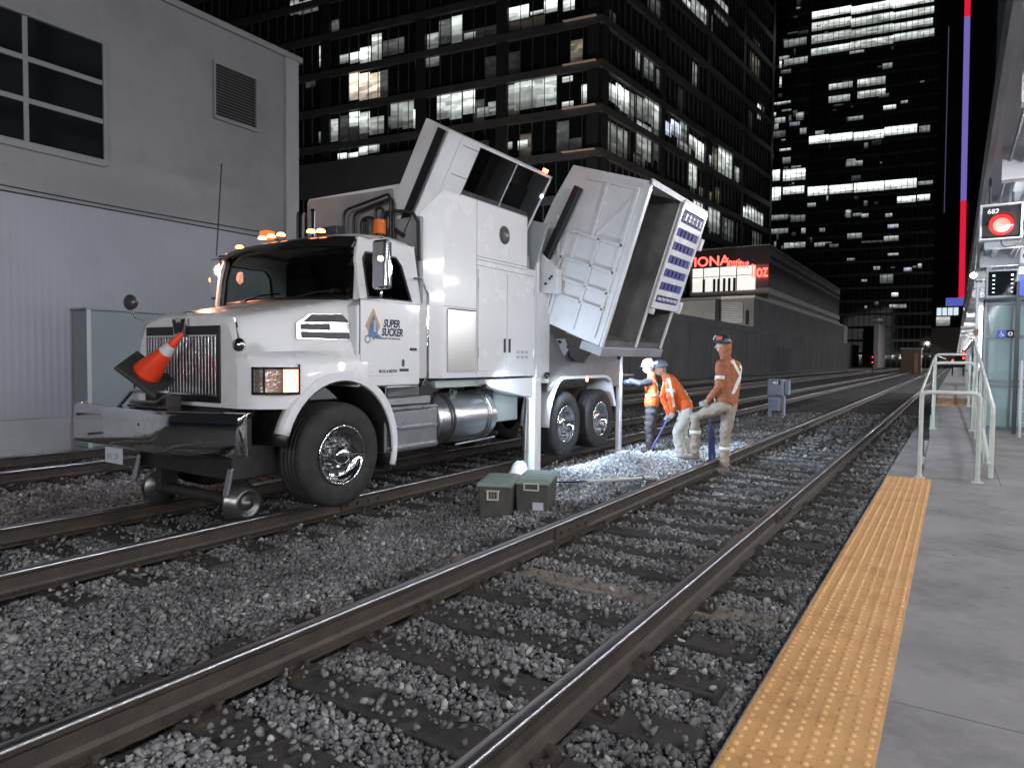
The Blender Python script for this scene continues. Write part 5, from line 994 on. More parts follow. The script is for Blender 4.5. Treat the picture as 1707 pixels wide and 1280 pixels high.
# ---- wheels
def wheel(x, y, z, r_, wd, sd, deep):
    hub = MB()
    f_ = x if True else x
    A = (sd, 0, 0)
    hub.lathe((x, y, z), A, [(-wd*.45, 0), (-wd*.45, .10), (-.03, .105), (.02, .085), (.035, .05), (.04, 0)] if not deep else [(-wd*.75, 0), (-wd*.75, .13), (-wd*.30, .13), (-wd*.16, .11), (-wd*.12, .05), (-wd*.11, 0)], n=24)
    for k in range(10):
        a = 2*math.pi*k/10; d0 = (-wd*.20 if not deep else -wd*.66); cyy, czz = y+.145*math.cos(a), z+.145*math.sin(a); hub.cyl((x+sd*d0, cyy, czz), (x+sd*(d0+.05), cyy, czz), .017, .013, n=6, smooth=False)
    h = hub.build('wheel', CHROME, T)
    R0 = r_*.565
    pr = [(-wd*.98, R0+.01), (-wd*1.0, R0+.05), (-wd*1.04, r_*.80), (-wd*1.0, r_*.93), (-wd*.93, r_*.985), (-wd*.80, r_)]
    for k in range(4): q = -wd*(.80-.6*(k+.5)/4); pr += [(q-.012, r_), (q-.008, r_-.014), (q+.008, r_-.014), (q+.012, r_)]
    pr += [(-wd*.20, r_), (-wd*.07, r_*.985), (-.0, r_*.93), (wd*.04, r_*.80), (.012, r_*.66), (0, R0+.02), (-.02, R0)]
    MB().lathe((x, y, z), A, pr, n=56).build('tyre', RUBBER, h)
    dd = -wd*.22 if not deep else -wd*.72
    MB().lathe((x, y, z), A, [(.0, R0+.006), (.012, R0-.004), (.004, R0-.022), (-.03, R0-.034), (-.05, R0-.05), (dd+.02, R0-.065), (dd, R0-.085), (dd+.006, .165), (dd+.01, .105)], n=48).build('rim', CHROME, h)
    for k in range(10):
        a = 2*math.pi*(k+.5)/10; hh = MB(); hh.cyl((x+sd*(dd-.002), y+(R0-.10)*math.cos(a), z+(R0-.10)*math.sin(a)), (x+sd*(dd+.006), y+(R0-.10)*math.cos(a), z+(R0-.10)*math.sin(a)), .019, n=12)
        hh.build('hand_hole', DARK, h)
for sd in (1, -1):
    wheel(TX+sd*1.235, 4.86, .475, .535, .36, sd, False)
    for y in (9.62, 10.88):
        wheel(TX+sd*1.235, y, .43, .52, .27, sd, True)
        t = MB().lathe((TX+sd*.93, y, .43), (sd, 0, 0), [(-.26, .30), (-.27, .42), (-.24, .51), (-.03, .51), (0, .42), (-.01, .30)], n=40); t.build('inner_tyre', RUBBER, T)
# ---- rail gear at front
for sd in (1, -1):
    wx = TX+sd*.752
    rwm = MB().lathe((wx, 4.07, .065), (sd, 0, 0), [(-.09, 0), (-.09, .19), (-.06, .195), (-.055, .155), (.06, .15), (.065, .11), (.03, .09), (.03, .05), (.07, .045), (.075, 0)], n=36).build('rail_wheel', mat('rail_wheel_steel', (.16, .16, .16), .3, .8), T)
    ar = MB().prism([(3.98, .05), (4.16, .05), (4.22, .40), (4.6, .42), (4.6, .52), (3.98, .50)], 'x', wx-sd*.12, wx-sd*.20); ar.build('rail_gear_arm', BLACKM, T, bevel=.01, recalc=True)
    gs_ = MB().bar((wx+sd*.03, 3.90, .42), (wx+sd*.03, 3.84, .16), .07, .03, (0, 1, 0)).build('rail_guard', STEEL, T, bevel=.008)
MB().cyl((TX-.75, 4.07, .065), (TX+.75, 4.07, .065), .06).build('rail_axle', BLACKM, T)
MB().box(TX-.8, TX+.8, 3.9, 4.5, .30, .62).build('rail_gear_frame', BLACKM, T, bevel=.02)
# ---- bumper
bp = [(-7.69, 3.58), (-7.70, 3.50), (-7.66, 3.46), (-6.15, 3.40), (-6.02, 3.405), (-5.92, 3.43), (-5.84, 3.455), (-5.24, 3.655), (-5.185, 3.685), (-5.17, 3.73)]
rg = []
for x, y in bp: rg.append([(x, y+.04, .575), (x, y+.012, .583), (x, y+.003, .61), (x, y-.001, .70), (x, y-.003, .78), (x, y-.003, .86), (x, y+.001, .93), (x, y+.010, .962), (x, y+.045, .975)])
BU = MB().loft(rg, closed=False, caps=False).build('bumper', mat('bumper_chrome', (.88, .89, .9), .07, 1.0, bump=.004, bscale=1.6), T, smooth=70, solid=.008, recalc=True)
MB().box(-7.5, -5.4, 3.60, 3.95, .60, .90).build('bumper_mount', BLACKM, T, bevel=.01)
for x, z in ((-7.58, .86), (-6.32, .83), (-7.33, .67)):
    yb_ = 3.46-(x+7.66)*.06/1.51; MB().cyl((x, yb_, z), (x, yb_-.006, z), .014, n=10).build('bumper_bolt', BLACKM, BU)
lp = MB().box(-7.06, -6.74, 3.47, 3.476, .41, .565); lpo = lp.build('number_plate', mat('plate_white', (.6, .62, .66), .5), T)
text_mb('AK 29', .085, (-7.03, 3.4695, .45), (1, 0, 0), (0, 0, 1), .0006, squash=1.0).build('plate_lettering', mat('plate_ink', (.25, .28, .4), .5), lpo)
tb = MB().box(-6.62, -6.10, 3.46, 3.60, .98, 1.0); tb.box(-6.60, -6.30, 3.52, 3.56, .80, .985); tb.box(-6.56, -6.2, 3.60, 3.75, .93, 1.10); tb.build('tow_bracket', BLACKM, T, bevel=.006)
tr = MB().tube([(-6.86, 3.47, .93), (-6.6, 3.50, 1.13), (-6.15, 3.60, 1.12), (-6.22, 3.52, 1.03), (-6.55, 3.46, 1.03)], .018, 8); tr.build('tow_bar', STEEL, T)
# ---- front outrigger (raised boom, leg, foot)
ob_ = MB().prism([(7.35, 1.19), (8.54, 1.19), (8.54, .90), (8.2, .95), (7.4, 1.12)], 'x', TX+.95, TX+1.24)
OR = ob_.build('outrigger_boom', mat('outrigger_white', (.78, .80, .80), .4), T, bevel=.012)
MB().box(TX+1.13, TX+1.29, 8.55, 8.72, -.20, 1.19).build('outrigger_leg', mat('outrigger_white'), OR, bevel=.01)
MB().box(TX+1.15, TX+1.24, 8.74, 8.82, -.2, 1.1).build('outrigger_guide', mat('outrigger_white'), OR, bevel=.01)
MB().loft([[(TX+1.18+r_*math.cos(a), 8.33+r_*math.sin(a), z) for a in [2*math.pi*i/16 for i in range(16)]] for r_, z in ((.17, -.24), (.17, -.20), (.10, -.06), (.05, -.01))][::1]).build('outrigger_foot', mat('outrigger_white'), OR)
MB().cyl((TX+1.18, 8.42, -.03), (TX+1.18, 8.46, .9), .022).build('outrigger_rod', CHROME, OR)
MB().box(TX+.3, TX+.9, 7.9, 8.7, .55, 1.1).build('hydraulic_tank', mat('tank_green_white', (.42, .48, .46), .4), T, bevel=.02)
vb = MB().box(TX+.75, TX+1.0, 7.55, 7.9, .5, 1.1); vb.cyl((TX+1.0, 7.72, .55), (TX+1.0, 7.72, .85), .05); vb.cyl((TX+1.02, 7.62, .5), (TX+1.02, 7.62, .6), .03); vb.build('valve_block', BLACKM, T, bevel=.012)
MB().cyl((TX+.9, 6.3, 1.05), (TX+1.12, 6.3, 1.05), .13, n=24).build('air_filter_can', BLACK, T)
MB().box(TX+.9, TX+1.1, 6.5, 7.5, 1.1, 1.19).build('body_sill', mat('tank_green_white'), T)
MB().tube([(TX-.2, 7.6, .45), (TX+.7, 7.9, .35), (TX+1.0, 8.0, .42)], .03).build('black_hose', RUBBER, T)
# work lamps (lit), the wall-facing one added as fill
def work_lamp(name, p, d, e, ang, size=.05):
    d = Vector(d).normalized(); p = Vector(p)
    b = MB().lathe(p, d, [(-.05, 0), (-.05, .03), (-.0, .055), (.012, .055), (.012, .048), (-.01, .03)], n=18).build(name, BLACK, T)
    MB().lathe(p, d, [(.004, .046), (.012, .03), (.014, 0)], n=16).build('lamp_lens', WHITE_ON, b)
    ld = bpy.data.lights.new('work_light', 'SPOT'); ld.energy = e; ld.spot_size = ang; ld.spot_blend = .6; ld.shadow_soft_size = size; ld.color = (.64, .80, 1)
    lo = bpy.data.objects.new('light_source', ld); COL.objects.link(lo); lo.parent = b; lo.location = (p+d*.05)-WL[T.name]; lo.rotation_euler = d.to_track_quat('-Z', 'Y').to_euler()
work_lamp('work_lamp', (TX+1.27, 7.30, 1.08), (.9, .8, -.25), 150, R(165))
work_lamp('work_lamp', (-5.12, 11.50, 1.50), (.82, .5, -.42), 620, R(150))
work_lamp('work_lamp', (-5.11, 8.86, 1.22), (.75, .8, -.5), 330, R(135))
work_lamp('work_lamp', (TX-1.15, 6.14, 2.0), (-1, -.55, .12), 190, R(155))  # unseen far-side lamp added to brighten the pale wall
work_lamp('work_lamp', (TX+.5, 9.9, 1.55), (.8, -.75, .1), 40, R(90))
# ================================================================ PEOPLE
def sphere(mb, c, r_, sc=(1, 1, 1), n=14, rot=None):
    pr = []; c = Vector(c); vs = []; m_ = n//2
    for i in range(m_+1):
        t = math.pi*i/m_
        for k in range(n):
            p = 2*math.pi*k/n; v = Vector((math.sin(t)*math.cos(p)*sc[0], math.sin(t)*math.sin(p)*sc[1], math.cos(t)*sc[2]))*r_
            if rot: v = rot @ v
            vs.append(c+v)
    return mb.add(vs, [(i*n+k, (i+1)*n+k, (i+1)*n+(k+1) % n, i*n+(k+1) % n) for i in range(m_) for k in range(n)], True)
def limb(mb, pts, rs, n=14):
    pts = [Vector(p) for p in pts]; mb.tube(pts, 0, n, rs)
    for p, r_ in zip(pts, rs): sphere(mb, p, r_*.99, n=12)
    return mb
def remesh(o, vox, smooth=6, folds=0):
    md = o.modifiers.new('remesh', 'REMESH'); md.mode = 'VOXEL'; md.voxel_size = vox; md.use_smooth_shade = True
    if smooth: md = o.modifiers.new('smooth', 'SMOOTH'); md.iterations = smooth; md.factor = .5
    dg = bpy.context.evaluated_depsgraph_get(); bpy.context.view_layer.update(); me = bpy.data.meshes.new_from_object(o.evaluated_get(dg)); mt = o.data.materials[0]
    o.modifiers.clear(); me.materials.clear(); me.materials.append(mt); o.data = me
    if folds:
        from mathutils import noise
        for v, nn in [(v, v.normal.copy()) for v in me.vertices]:
            p = v.co*9; q = Vector((p.x, p.y, p.z*1.7)); v.co += nn*(noise.noise(q)*folds+abs(noise.noise(q*2.3))*folds*.8-folds*.3)
    me.polygons.foreach_set('use_smooth', [True]*len(me.polygons)); return o
SKIN = mat('skin', (.36, .20, .14), .5, var=.15, vscale=20)
def cloth(name, c, c2=None, bump=.012): return mat(name, c, .85, vcol=c2 or tuple(x*.72 for x in c), vscale=4, bump=bump, bscale=13)
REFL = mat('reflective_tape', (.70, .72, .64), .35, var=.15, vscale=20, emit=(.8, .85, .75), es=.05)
def band(limbpts, rr, w, name, parent, material=REFL, n=20):
    p = Vector(limbpts[0]); d = (Vector(limbpts[1])-p).normalized()
    return MB().lathe(p, d, [(-w/2, rr*.97), (-w/2, rr), (w/2, rr), (w/2, rr*.97)], n=n).build(name, material, parent)
def strap(path, jacket, w, name, parent, material=REFL, nrm=None):
    """tape laid on the cloth: points are dropped on the jacket surface"""
    dg = bpy.context.evaluated_depsgraph_get(); off = WL[jacket.name]
    bv = BVHTree.FromPolygons([v.co.copy() for v in jacket.data.vertices], [tuple(p.vertices) for p in jacket.data.polygons])
    pts = [Vector(p)-off for p in path]; res = []
    fine = []
    for a, b in zip(pts[:-1], pts[1:]):
        for k in range(8): fine.append(a.lerp(b, k/8))
    fine.append(pts[-1]); P_ = []
    for p in fine:
        h = bv.ray_cast(p+TWD*.5, -TWD)
        if h[0] is None or (h[0]-p).length > .6: h = bv.find_nearest(p)
        P_.append((h[0]+h[1]*.006, h[1]))
    vs = []
    for i, (p, nn) in enumerate(P_):
        d = (P_[min(i+1, len(P_)-1)][0]-P_[max(i-1, 0)][0]).normalized(); s_ = d.cross(nn).normalized()*w/2
        vs += [p-s_+off, p+s_+off]
    m = MB().add(vs, [(2*i, 2*i+1, 2*i+3, 2*i+2) for i in range(len(P_)-1)]); return m.build(name, material, parent, recalc=True, solid=.003)
def hand(mb, w_, dirv, palm_n, side, curl=.8):
    """palm, four unequal bent fingers and a thumb; w_: wrist, dirv: towards the knuckles, palm_n: palm normal"""
    d = Vector(dirv).normalized(); n = Vector(palm_n); n = (n-d*n.dot(d)).normalized(); s = d.cross(n)*side; w_ = Vector(w_)
    for k in (-.028, -.01, .01, .028): limb(mb, [w_+s*k*.6, w_+d*.085+s*k], [.017, .015], 8)
    for k, L in ((-.033, .062), (-.011, .078), (.011, .072), (.033, .055)):
        b = w_+d*.09+s*k; a1 = curl; q1 = b+(d*math.cos(a1*.6)+n*math.sin(a1*.6))*L*.5; q2 = q1+(d*math.cos(a1*1.7)+n*math.sin(a1*1.7))*L*.32; q3 = q2+(d*math.cos(a1*2.5)+n*math.sin(a1*2.5))*L*.25
        limb(mb, [b, q1, q2, q3], [.0105, .0098, .009, .008], 8)
    t0 = w_+d*.03-s*.034; t1 = t0+(d*.6-s*.7+n*.3).normalized()*.038; t2 = t1+(d*.75-s*.1+n*.6).normalized()*.034; limb(mb, [t0, t1, t2], [.014, .0115, .0095], 8)
def person(label, J, cols, hatc, face, gloves=None, scale=1., vest=None, hat_decals=()):
    """J: world joints; face: horizontal look direction"""
    root_loc = Vector(J['base']); hd = Vector(J['head']); nk = Vector(J['neck']); pel = Vector(J['pelvis']); shl, shr = Vector(J['shl']), Vector(J['shr']); f_ = Vector(face).normalized(); upv = (hd-nk).normalized()
    upv = (upv*.5+Vector((0, 0, 1))*.5).normalized(); f_ = (f_-upv*f_.dot(upv)).normalized(); sdv = f_.cross(upv)
    Rm = Matrix((sdv, f_, upv)).transposed()
    b = MB(); sphere(b, hd, .1, (.76, .92, 1.12), 20, Rm); sphere(b, hd+f_*.035-upv*.055, .062, (.9, .85, .95), 16, Rm)
    limb(b, [hd+f_*.088-upv*.0, hd+f_*.112-upv*.028], [.012, .016], 8)
    for s_ in (-1, 1):
        sphere(b, hd+sdv*.078*s_-upv*.01, .028, (.35, .7, 1.1), 10, Rm); sphere(b, hd+f_*.078+sdv*.032*s_+upv*.005, .015, n=8)
    limb(b, [hd+f_*.09-upv*.062-sdv*.02, hd+f_*.09-upv*.062+sdv*.02], [.010, .010], 8)
    limb(b, [nk-upv*.05, nk+upv*.03, hd-upv*.05], [.062, .055, .055])
    mid = (shl+shr)/2; limb(b, [mid-Vector((0, 0, .03)), (mid+pel)/2, pel], [.09, .10, .10])
    for s in 'lr':
        limb(b, [mid, J['sh'+s], J['el'+s], J['wr'+s]], [.05, .045, .036, .028]); limb(b, [pel, J['hip'+s], J['kn'+s], J['an'+s]], [.07, .07, .05, .035])
        if not gloves: hand(b, J['wr'+s], J['hd'+s], J['pn'+s], 1 if s == 'r' else -1)
    tmp = MB().box(0, .01, 0, .01, 0, .01)
    body = b.build('person', SKIN); me_off = root_loc
    for v in body.data.vertices: v.co -= me_off
    body.location = me_off; WL[body.name] = me_off.copy(); remesh(body, .0085, 3)
    tag(body, label, 'person')
    WLn = body
    # trousers
    t = MB(); ax = (Vector(J['hipr'])-Vector(J['hipl'])).normalized()
    limb(t, [pel-ax*.075+Vector((0, 0, .10)), pel-ax*.075-Vector((0, 0, .03))], [.105, .115]); limb(t, [pel+ax*.075+Vector((0, 0, .10)), pel+ax*.075-Vector((0, 0, .03))], [.105, .115])
    for s in 'lr':
        h, k, a = Vector(J['hip'+s]), Vector(J['kn'+s]), Vector(J['an'+s]); limb(t, [h, h.lerp(k, .5), k, k.lerp(a, .4), a+(k-a)*.02], [.112, .096, .080, .076, .070])
    tr = t.build('trousers', cols['trousers'], body); remesh(tr, .012, 4, .016)
    # jacket
    j = MB(); sx_ = (shr-shl).normalized(); w1, w0 = .085, .075; pe = pel+Vector((0, 0, .03))+(mid-pel).normalized()*.02
    for s_, sh in ((-1, shl), (1, shr)): limb(j, [pe+ax*s_*.06, pe.lerp(mid, .5)+sx_*s_*.085, mid+sx_*s_*.095-(mid-pel).normalized()*.06], [.135, .125, .112])
    limb(j, [pe, pe.lerp(mid, .5), mid-(mid-pel).normalized()*.05], [.135, .13, .12]); limb(j, [shl, mid+upv*.02, shr], [.075, .09, .075])
    limb(j, [mid, nk+upv*.015], [.085, .075])
    if J.get('hood'): limb(j, [nk+upv*.02, hd-f_*.03-upv*.03, hd-f_*.05+upv*.02], [.09, .10, .09])
    if vest: remesh(j.build('vest', vest, body), .012, 3, .01); jk = body.children[-1]; j2 = MB()
    else: j2 = j
    for s in 'lr':
        a, e, w_ = Vector(J['sh'+s]), Vector(J['el'+s]), Vector(J['wr'+s]); limb(j2, [a, a.lerp(e, .5), e, e.lerp(w_, .5), w_], [.072, .066, .060, .054, .047])
    if vest: limb(j2, [shl, mid, shr], [.07, .078, .07]); limb(j2, [mid, nk+upv*.02], [.08, .07])
    jo = j2.build('jacket' if not vest else 'sleeves', cols['jacket'], body); remesh(jo, .012, 3, .014)
    jk = jo if not vest else [c for c in body.children if c.name.startswith('vest')][0]
    # boots and gloves
    for s in 'lr':
        a = Vector(J['an'+s]); fd = Vector(J['toe'+s])-a; fd.z = 0; fd.normalize(); g = a-Vector((0, 0, .075))
        bm_ = MB(); limb(bm_, [a+Vector((0, 0, .08)), a-Vector((0, 0, .02)), g+fd*(-.03)+Vector((0, 0, .005))], [.062, .058, .045]); limb(bm_, [g-fd*.04, g+fd*.06, g+fd*.15+Vector((0, 0, -.005))], [.042, .046, .038])
        remesh(bm_.build('boot', cols['boots'], body), .012, 3)
        if gloves: gm = MB(); hand(gm, J['wr'+s], J['hd'+s], J['pn'+s], 1 if s == 'r' else -1); limb(gm, [Vector(J['wr'+s]), Vector(J['wr'+s])+Vector(J['hd'+s]).normalized()*.02], [.036, .03]); remesh(gm.build('glove', gloves, body), .0075, 2)
    # hard hat
    hb_ = hd+upv*.035; tilt = (upv-f_*.12).normalized()
    h = MB().lathe(hb_, tilt, [(.0, .128), (.012, .127), (.05, .120), (.085, .098), (.108, .060), (.116, .02), (.117, 0)], n=28)
    ff = (f_-tilt*f_.dot(tilt)).normalized(); br = []; n = 28; s2 = ff.cross(tilt)
    inn = [hb_+(ff*math.cos(2*math.pi*k/n)+s2*math.sin(2*math.pi*k/n))*.125 for k in range(n)]
    out = [hb_-tilt*.006+(ff*math.cos(2*math.pi*k/n)+s2*math.sin(2*math.pi*k/n))*(.146+.03*max(0, math.cos(2*math.pi*k/n))) for k in range(n)]
    h.add(inn+out, [(k, (k+1) % n, n+(k+1) % n, n+k) for k in range(n)], True); ht = h.build('hard_hat', hatc, body, solid=.004, recalc=True)
    for ang, el, w_, c in hat_decals:
        dd = (ff*math.cos(R(ang))+s2*math.sin(R(ang))); p = hb_+dd*.120*math.cos(R(el*.8))+tilt*(.02+.11*math.sin(R(el))); nn = (dd*math.cos(R(el))+tilt*math.sin(R(el))).normalized(); sd_ = nn.cross(tilt).normalized(); u_ = sd_.cross(nn)
        q = [p+nn*.008+sd_*a*w_-u_*b_*w_*.7 for a, b_ in ((-1, -1), (1, -1), (1, 1), (-1, 1))]; MB().add(q+[x-nn*.01 for x in q], [(0, 1, 2, 3), (7, 6, 5, 4), (0, 4, 5, 1), (1, 5, 6, 2), (2, 6, 7, 3), (3, 7, 4, 0)]).build('sticker', c, ht, recalc=True)
    return body, jk, tr
RTV = Vector((.839, .544, 0)); TWD = Vector((.544, -.839, 0))
def jf(base, pxb, mpp):
    B = Vector(base)
    def j(u, v, dep=0.): return tuple(B + RTV*(u-pxb[0])*mpp + Vector((0, 0, (pxb[1]-v)*mpp)) + TWD*dep)
    return j
ORJ = cloth('orange_jacket_cloth', (.78, .15, .035)); BRJ = cloth('rust_orange_jacket_cloth', (.36, .135, .068)); BEI = cloth('beige_trouser_cloth', (.60, .57, .51)); TANT = cloth('tan_trouser_cloth', (.36, .31, .25)); BLK = cloth('black_cloth', (.02, .02, .024)); GRYT = cloth('charcoal_trouser_cloth', (.055, .05, .052))
BOOTB = mat('boot_brown', (.26, .21, .17), .7, var=.4, vscale=12); BOOTD = mat('boot_dark', (.04, .035, .03), .6)
HATG = mat('hat_grey_blue', (.12, .16, .20), .35); HATW = mat('hat_white', (.6, .62, .65), .35); HATN = mat('hat_navy', (.03, .035, .05), .35); STW = mat('sticker_white', (.75, .75, .75), .5); STR = mat('sticker_red', (.6, .12, .1), .5); STO = mat('sticker_orange', (.7, .35, .12), .5); GLV = cloth('work_glove_grey', (.45, .44, .42), bump=.003); GLB = cloth('work_glove_blue', (.12, .13, .3), bump=.003)
L_ = -RTV
# A: bending worker with the bar
j = jf((-3.74, 11.3, -.225), (1148, 768), .0101)
JA = dict(base=j(1143, 768), head=j(1098, 615), neck=j(1108, 632), shl=j(1112, 636, .15), shr=j(1116, 632, -.19), pelvis=j(1141, 682), ell=j(1110, 662, .22), elr=j(1106, 662, -.16), wrl=j(1116, 684, .16), wrr=j(1113, 690, .0),
          hdl=tuple(L_*.3+Vector((0, 0, -1))), hdr=tuple(L_*.3+Vector((0, 0, -1))), pnl=tuple(-TWD), pnr=tuple(TWD), hipl=j(1139, 690, .10), hipr=j(1143, 690, -.10), knl=j(1124, 722, .12), knr=j(1140, 726, -.12), anl=j(1131, 757, .12), anr=j(1152, 757, -.14), toel=j(1120, 760, .14), toer=j(1140, 760, -.16))
pa, ja, ta = person('worker in orange jacket and beige trousers bending over a digging bar', JA, dict(jacket=ORJ, trousers=BEI, boots=BOOTB), HATG, L_+TWD*.15, gloves=GLV, hat_decals=((-40, 30, .035, STW), (60, 30, .03, STW)))
strap([j(1108, 628, .30), j(1110, 650, .32), j(1116, 678, .30)], ja, .045, 'reflective_strap', pa)
strap([j(1133, 628, .1), j(1142, 650, .12), j(1150, 672, .1)], ja, .045, 'reflective_strap', pa)
e_ = Vector(JA['ell']); s_ = Vector(JA['shl']); band([s_.lerp(e_, .6), e_], .073, .05, 'sleeve_band', pa)
# digging bar in his hands
bar = thing('digging_bar', 'blue steel digging bar held by the bending worker, tip in the gravel', 'tool', j(1070, 775, .1))
MB().tube([j(1118, 682, .08), j(1085, 745, .1), j(1070, 777, .1)], .016, 10).build('shaft', mat('bar_blue', (.10, .11, .30), .4, .4), bar)
MB().tube([j(1083, 750, .1), j(1070, 777, .1)], .022, 8).build('blade', mat('worn_blade', (.6, .62, .7), .3, .7), bar)
# B: standing worker seen from behind, one boot on the rail
j = jf((-2.86, 10.25, -.20), (1221, 783), .0090)
JB = dict(hood=1, base=j(1221, 783), head=j(1215, 572, 0), neck=j(1220, 590), shl=j(1209, 604, .10), shr=j(1240, 606, -.02), pelvis=j(1224, 668), ell=j(1206, 640, .16), elr=j(1243, 640, -.14), wrl=j(1192, 664, .02), wrr=j(1226, 662, -.30),
          hdl=tuple(L_+Vector((0, 0, -.6))), hdr=tuple(L_+Vector((0, 0, -.3))), pnl=tuple(-TWD), pnr=tuple(TWD), hipl=j(1216, 674, .06), hipr=j(1230, 674, -.04), knl=j(1176, 693, -.12), knr=j(1222, 722, .02), anl=j(1177, 752, -.14), anr=j(1222, 772, .0), toel=j(1160, 756, -.2), toer=j(1208, 776, .05))
pb_, jb, tb_ = person('standing worker with a crossed reflective back and one boot on the rail', JB, dict(jacket=BRJ, trousers=TANT, boots=BOOTB), HATN, L_-TWD*.35, gloves=GLV, hat_decals=((30, 25, .04, STW), (-70, 25, .04, STR), (130, 30, .035, STR), (-10, 40, .03, STW)))
strap([j(1226, 598, .3), j(1236, 612, .3), j(1242, 622, .28)], jb, .045, 'reflective_strap', pb_); strap([j(1228, 598, .3), j(1243, 624, .25), j(1236, 640, .3), j(1230, 650, .3)], jb, .045, 'reflective_strap', pb_); strap([j(1247, 606, .2), j(1240, 626, .3), j(1228, 652, .3)], jb, .045, 'reflective_strap', pb_)
s_, e_ = Vector(JB['shl']), Vector(JB['ell']); band([s_.lerp(e_, .62), e_], .074, .05, 'sleeve_band', pb_)
for k_, a_ in (('knl', 'anl'), ('knr', 'anr')): s_, e_ = Vector(JB[k_]), Vector(JB[a_]); band([s_.lerp(e_, .42), e_], .085, .055, 'leg_band', pb_)
sv = thing('long_handled_shovel', 'dark blue flat tool standing between the legs of the standing worker', 'tool', j(1204, 770, -.1))
MB().tube([j(1200, 668, -.25), j(1203, 700, -.2), j(1205, 765, -.1)], .018, 8).build('shaft', mat('bar_blue'), sv)
MB().add([j(1201, 700, -.1), j(1208, 718, -.1), j(1211, 766, -.1), j(1199, 768, -.1), j(1199, 720, -.1), j(1201, 700, -.13), j(1208, 718, -.13), j(1211, 766, -.13), j(1199, 768, -.13), j(1199, 720, -.13)], [(0, 1, 2, 3, 4), (9, 8, 7, 6, 5)]+[(k, 5+k, 5+(k+1) % 5, (k+1) % 5) for k in range(5)]).build('blade', mat('blade_navy', (.03, .04, .12), .4), sv, recalc=True)
# C: worker behind with the orange vest
j = jf((-4.9, 12.35, -.28), (1080, 748), .01143)
JC = dict(base=j(1080, 748), head=j(1080, 608), neck=j(1085, 622), shl=j(1082, 630, .17), shr=j(1088, 630, -.17), pelvis=j(1086, 672), ell=j(1062, 634, .22), elr=j(1066, 638, -.2), wrl=j(1048, 630, .12), wrr=j(1052, 634, -.12),
          hdl=tuple(L_), hdr=tuple(L_), pnl=(0, 0, -1), pnr=(0, 0, -1), hipl=j(1083, 680, .09), hipr=j(1089, 680, -.09), knl=j(1080, 710, .12), knr=j(1088, 711, -.10), anl=j(1081, 740, .14), anr=j(1087, 740, -.12), toel=j(1068, 742, .16), toer=j(1074, 742, -.14))
pc, jc, tc_ = person('worker in an orange safety vest over black sleeves standing at the rear of the truck', JC, dict(jacket=BLK, trousers=GRYT, boots=BOOTD), HATW, L_, gloves=GLB, vest=ORJ, hat_decals=((-90, 60, .05, STO), (60, 50, .04, STO)))
strap([j(1070, 654, .1), j(1080, 653, .35), j(1092, 652, .35), j(1102, 650, .1)], jc, .05, 'reflective_strap', pc); strap([j(1086, 628, .35), j(1094, 640, .35), j(1092, 652, .35)], jc, .045, 'reflective_strap', pc)
# driver in the cab
JD = dict(base=(-5.83, 5.78, 2.09), head=(-5.80, 5.72, 2.52), neck=(-5.80, 5.76, 2.38), shl=(-5.99, 5.78, 2.30), shr=(-5.62, 5.78, 2.30), pelvis=(-5.81, 5.82, 1.95), ell=(-6.02, 5.66, 2.08), elr=(-5.56, 5.64, 2.08), wrl=(-5.95, 5.52, 2.22), wrr=(-5.68, 5.52, 2.22),
          hdl=(0, -1, .2), hdr=(0, -1, .2), pnl=(0, -.2, -1), pnr=(0, -.2, -1), hipl=(-5.9, 5.8, 1.93), hipr=(-5.72, 5.8, 1.93), knl=(-5.9, 5.55, 1.98), knr=(-5.72, 5.55, 1.98), anl=(-5.9, 5.5, 1.62), anr=(-5.72, 5.5, 1.62), toel=(-5.9, 5.3, 1.6), toer=(-5.72, 5.3, 1.6))
person('driver sitting behind the wheel in the truck cab', JD, dict(jacket=cloth('red_brown_jacket', (.20, .09, .08)), trousers=BLK, boots=BOOTD), HATW, (.3, -1, 0), gloves=None)
# ================================================================ SMALL THINGS
# traffic cone lying on the bumper bracket
ca = (Vector((-6.10, 3.70, 1.66))-Vector((-6.50, 3.58, 1.28))).normalized(); cb_ = Vector((-6.47, 3.57, 1.30)); CO = mat('cone_orange', (.85, .06, .02), .45, var=.15, vscale=8)
cone = thing('traffic_cone', 'orange traffic cone with a white collar lying on the truck bumper', 'traffic cone', tuple(cb_))
MB().lathe(cb_, ca, [(.0, .0), (.0, .135), (.03, .132), (.30, .063)], n=28).build('cone_body', CO, cone)
MB().lathe(cb_, ca, [(.30, .065), (.40, .042)], n=28).build('collar', mat('cone_collar', (.6, .6, .6), .4), cone)
MB().lathe(cb_, ca, [(.40, .042), (.56, .018), (.565, .0)], n=28).build('cone_tip', CO, cone)
sa = ca.cross(Vector((0, 1, .25))).normalized(); sb_ = ca.cross(sa).normalized(); Mx = Matrix(((sa[0], sb_[0], ca[0], cb_[0]-ca[0]*.02), (sa[1], sb_[1], ca[1], cb_[1]-ca[1]*.02), (sa[2], sb_[2], ca[2], cb_[2]-ca[2]*.02), (0, 0, 0, 1)))
MB().obox(Mx @ Matrix.Rotation(R(28), 4, 'Z'), .44, .44, .04).build('base', mat('cone_base_black', (.03, .035, .035), .55), cone, bevel=.01)
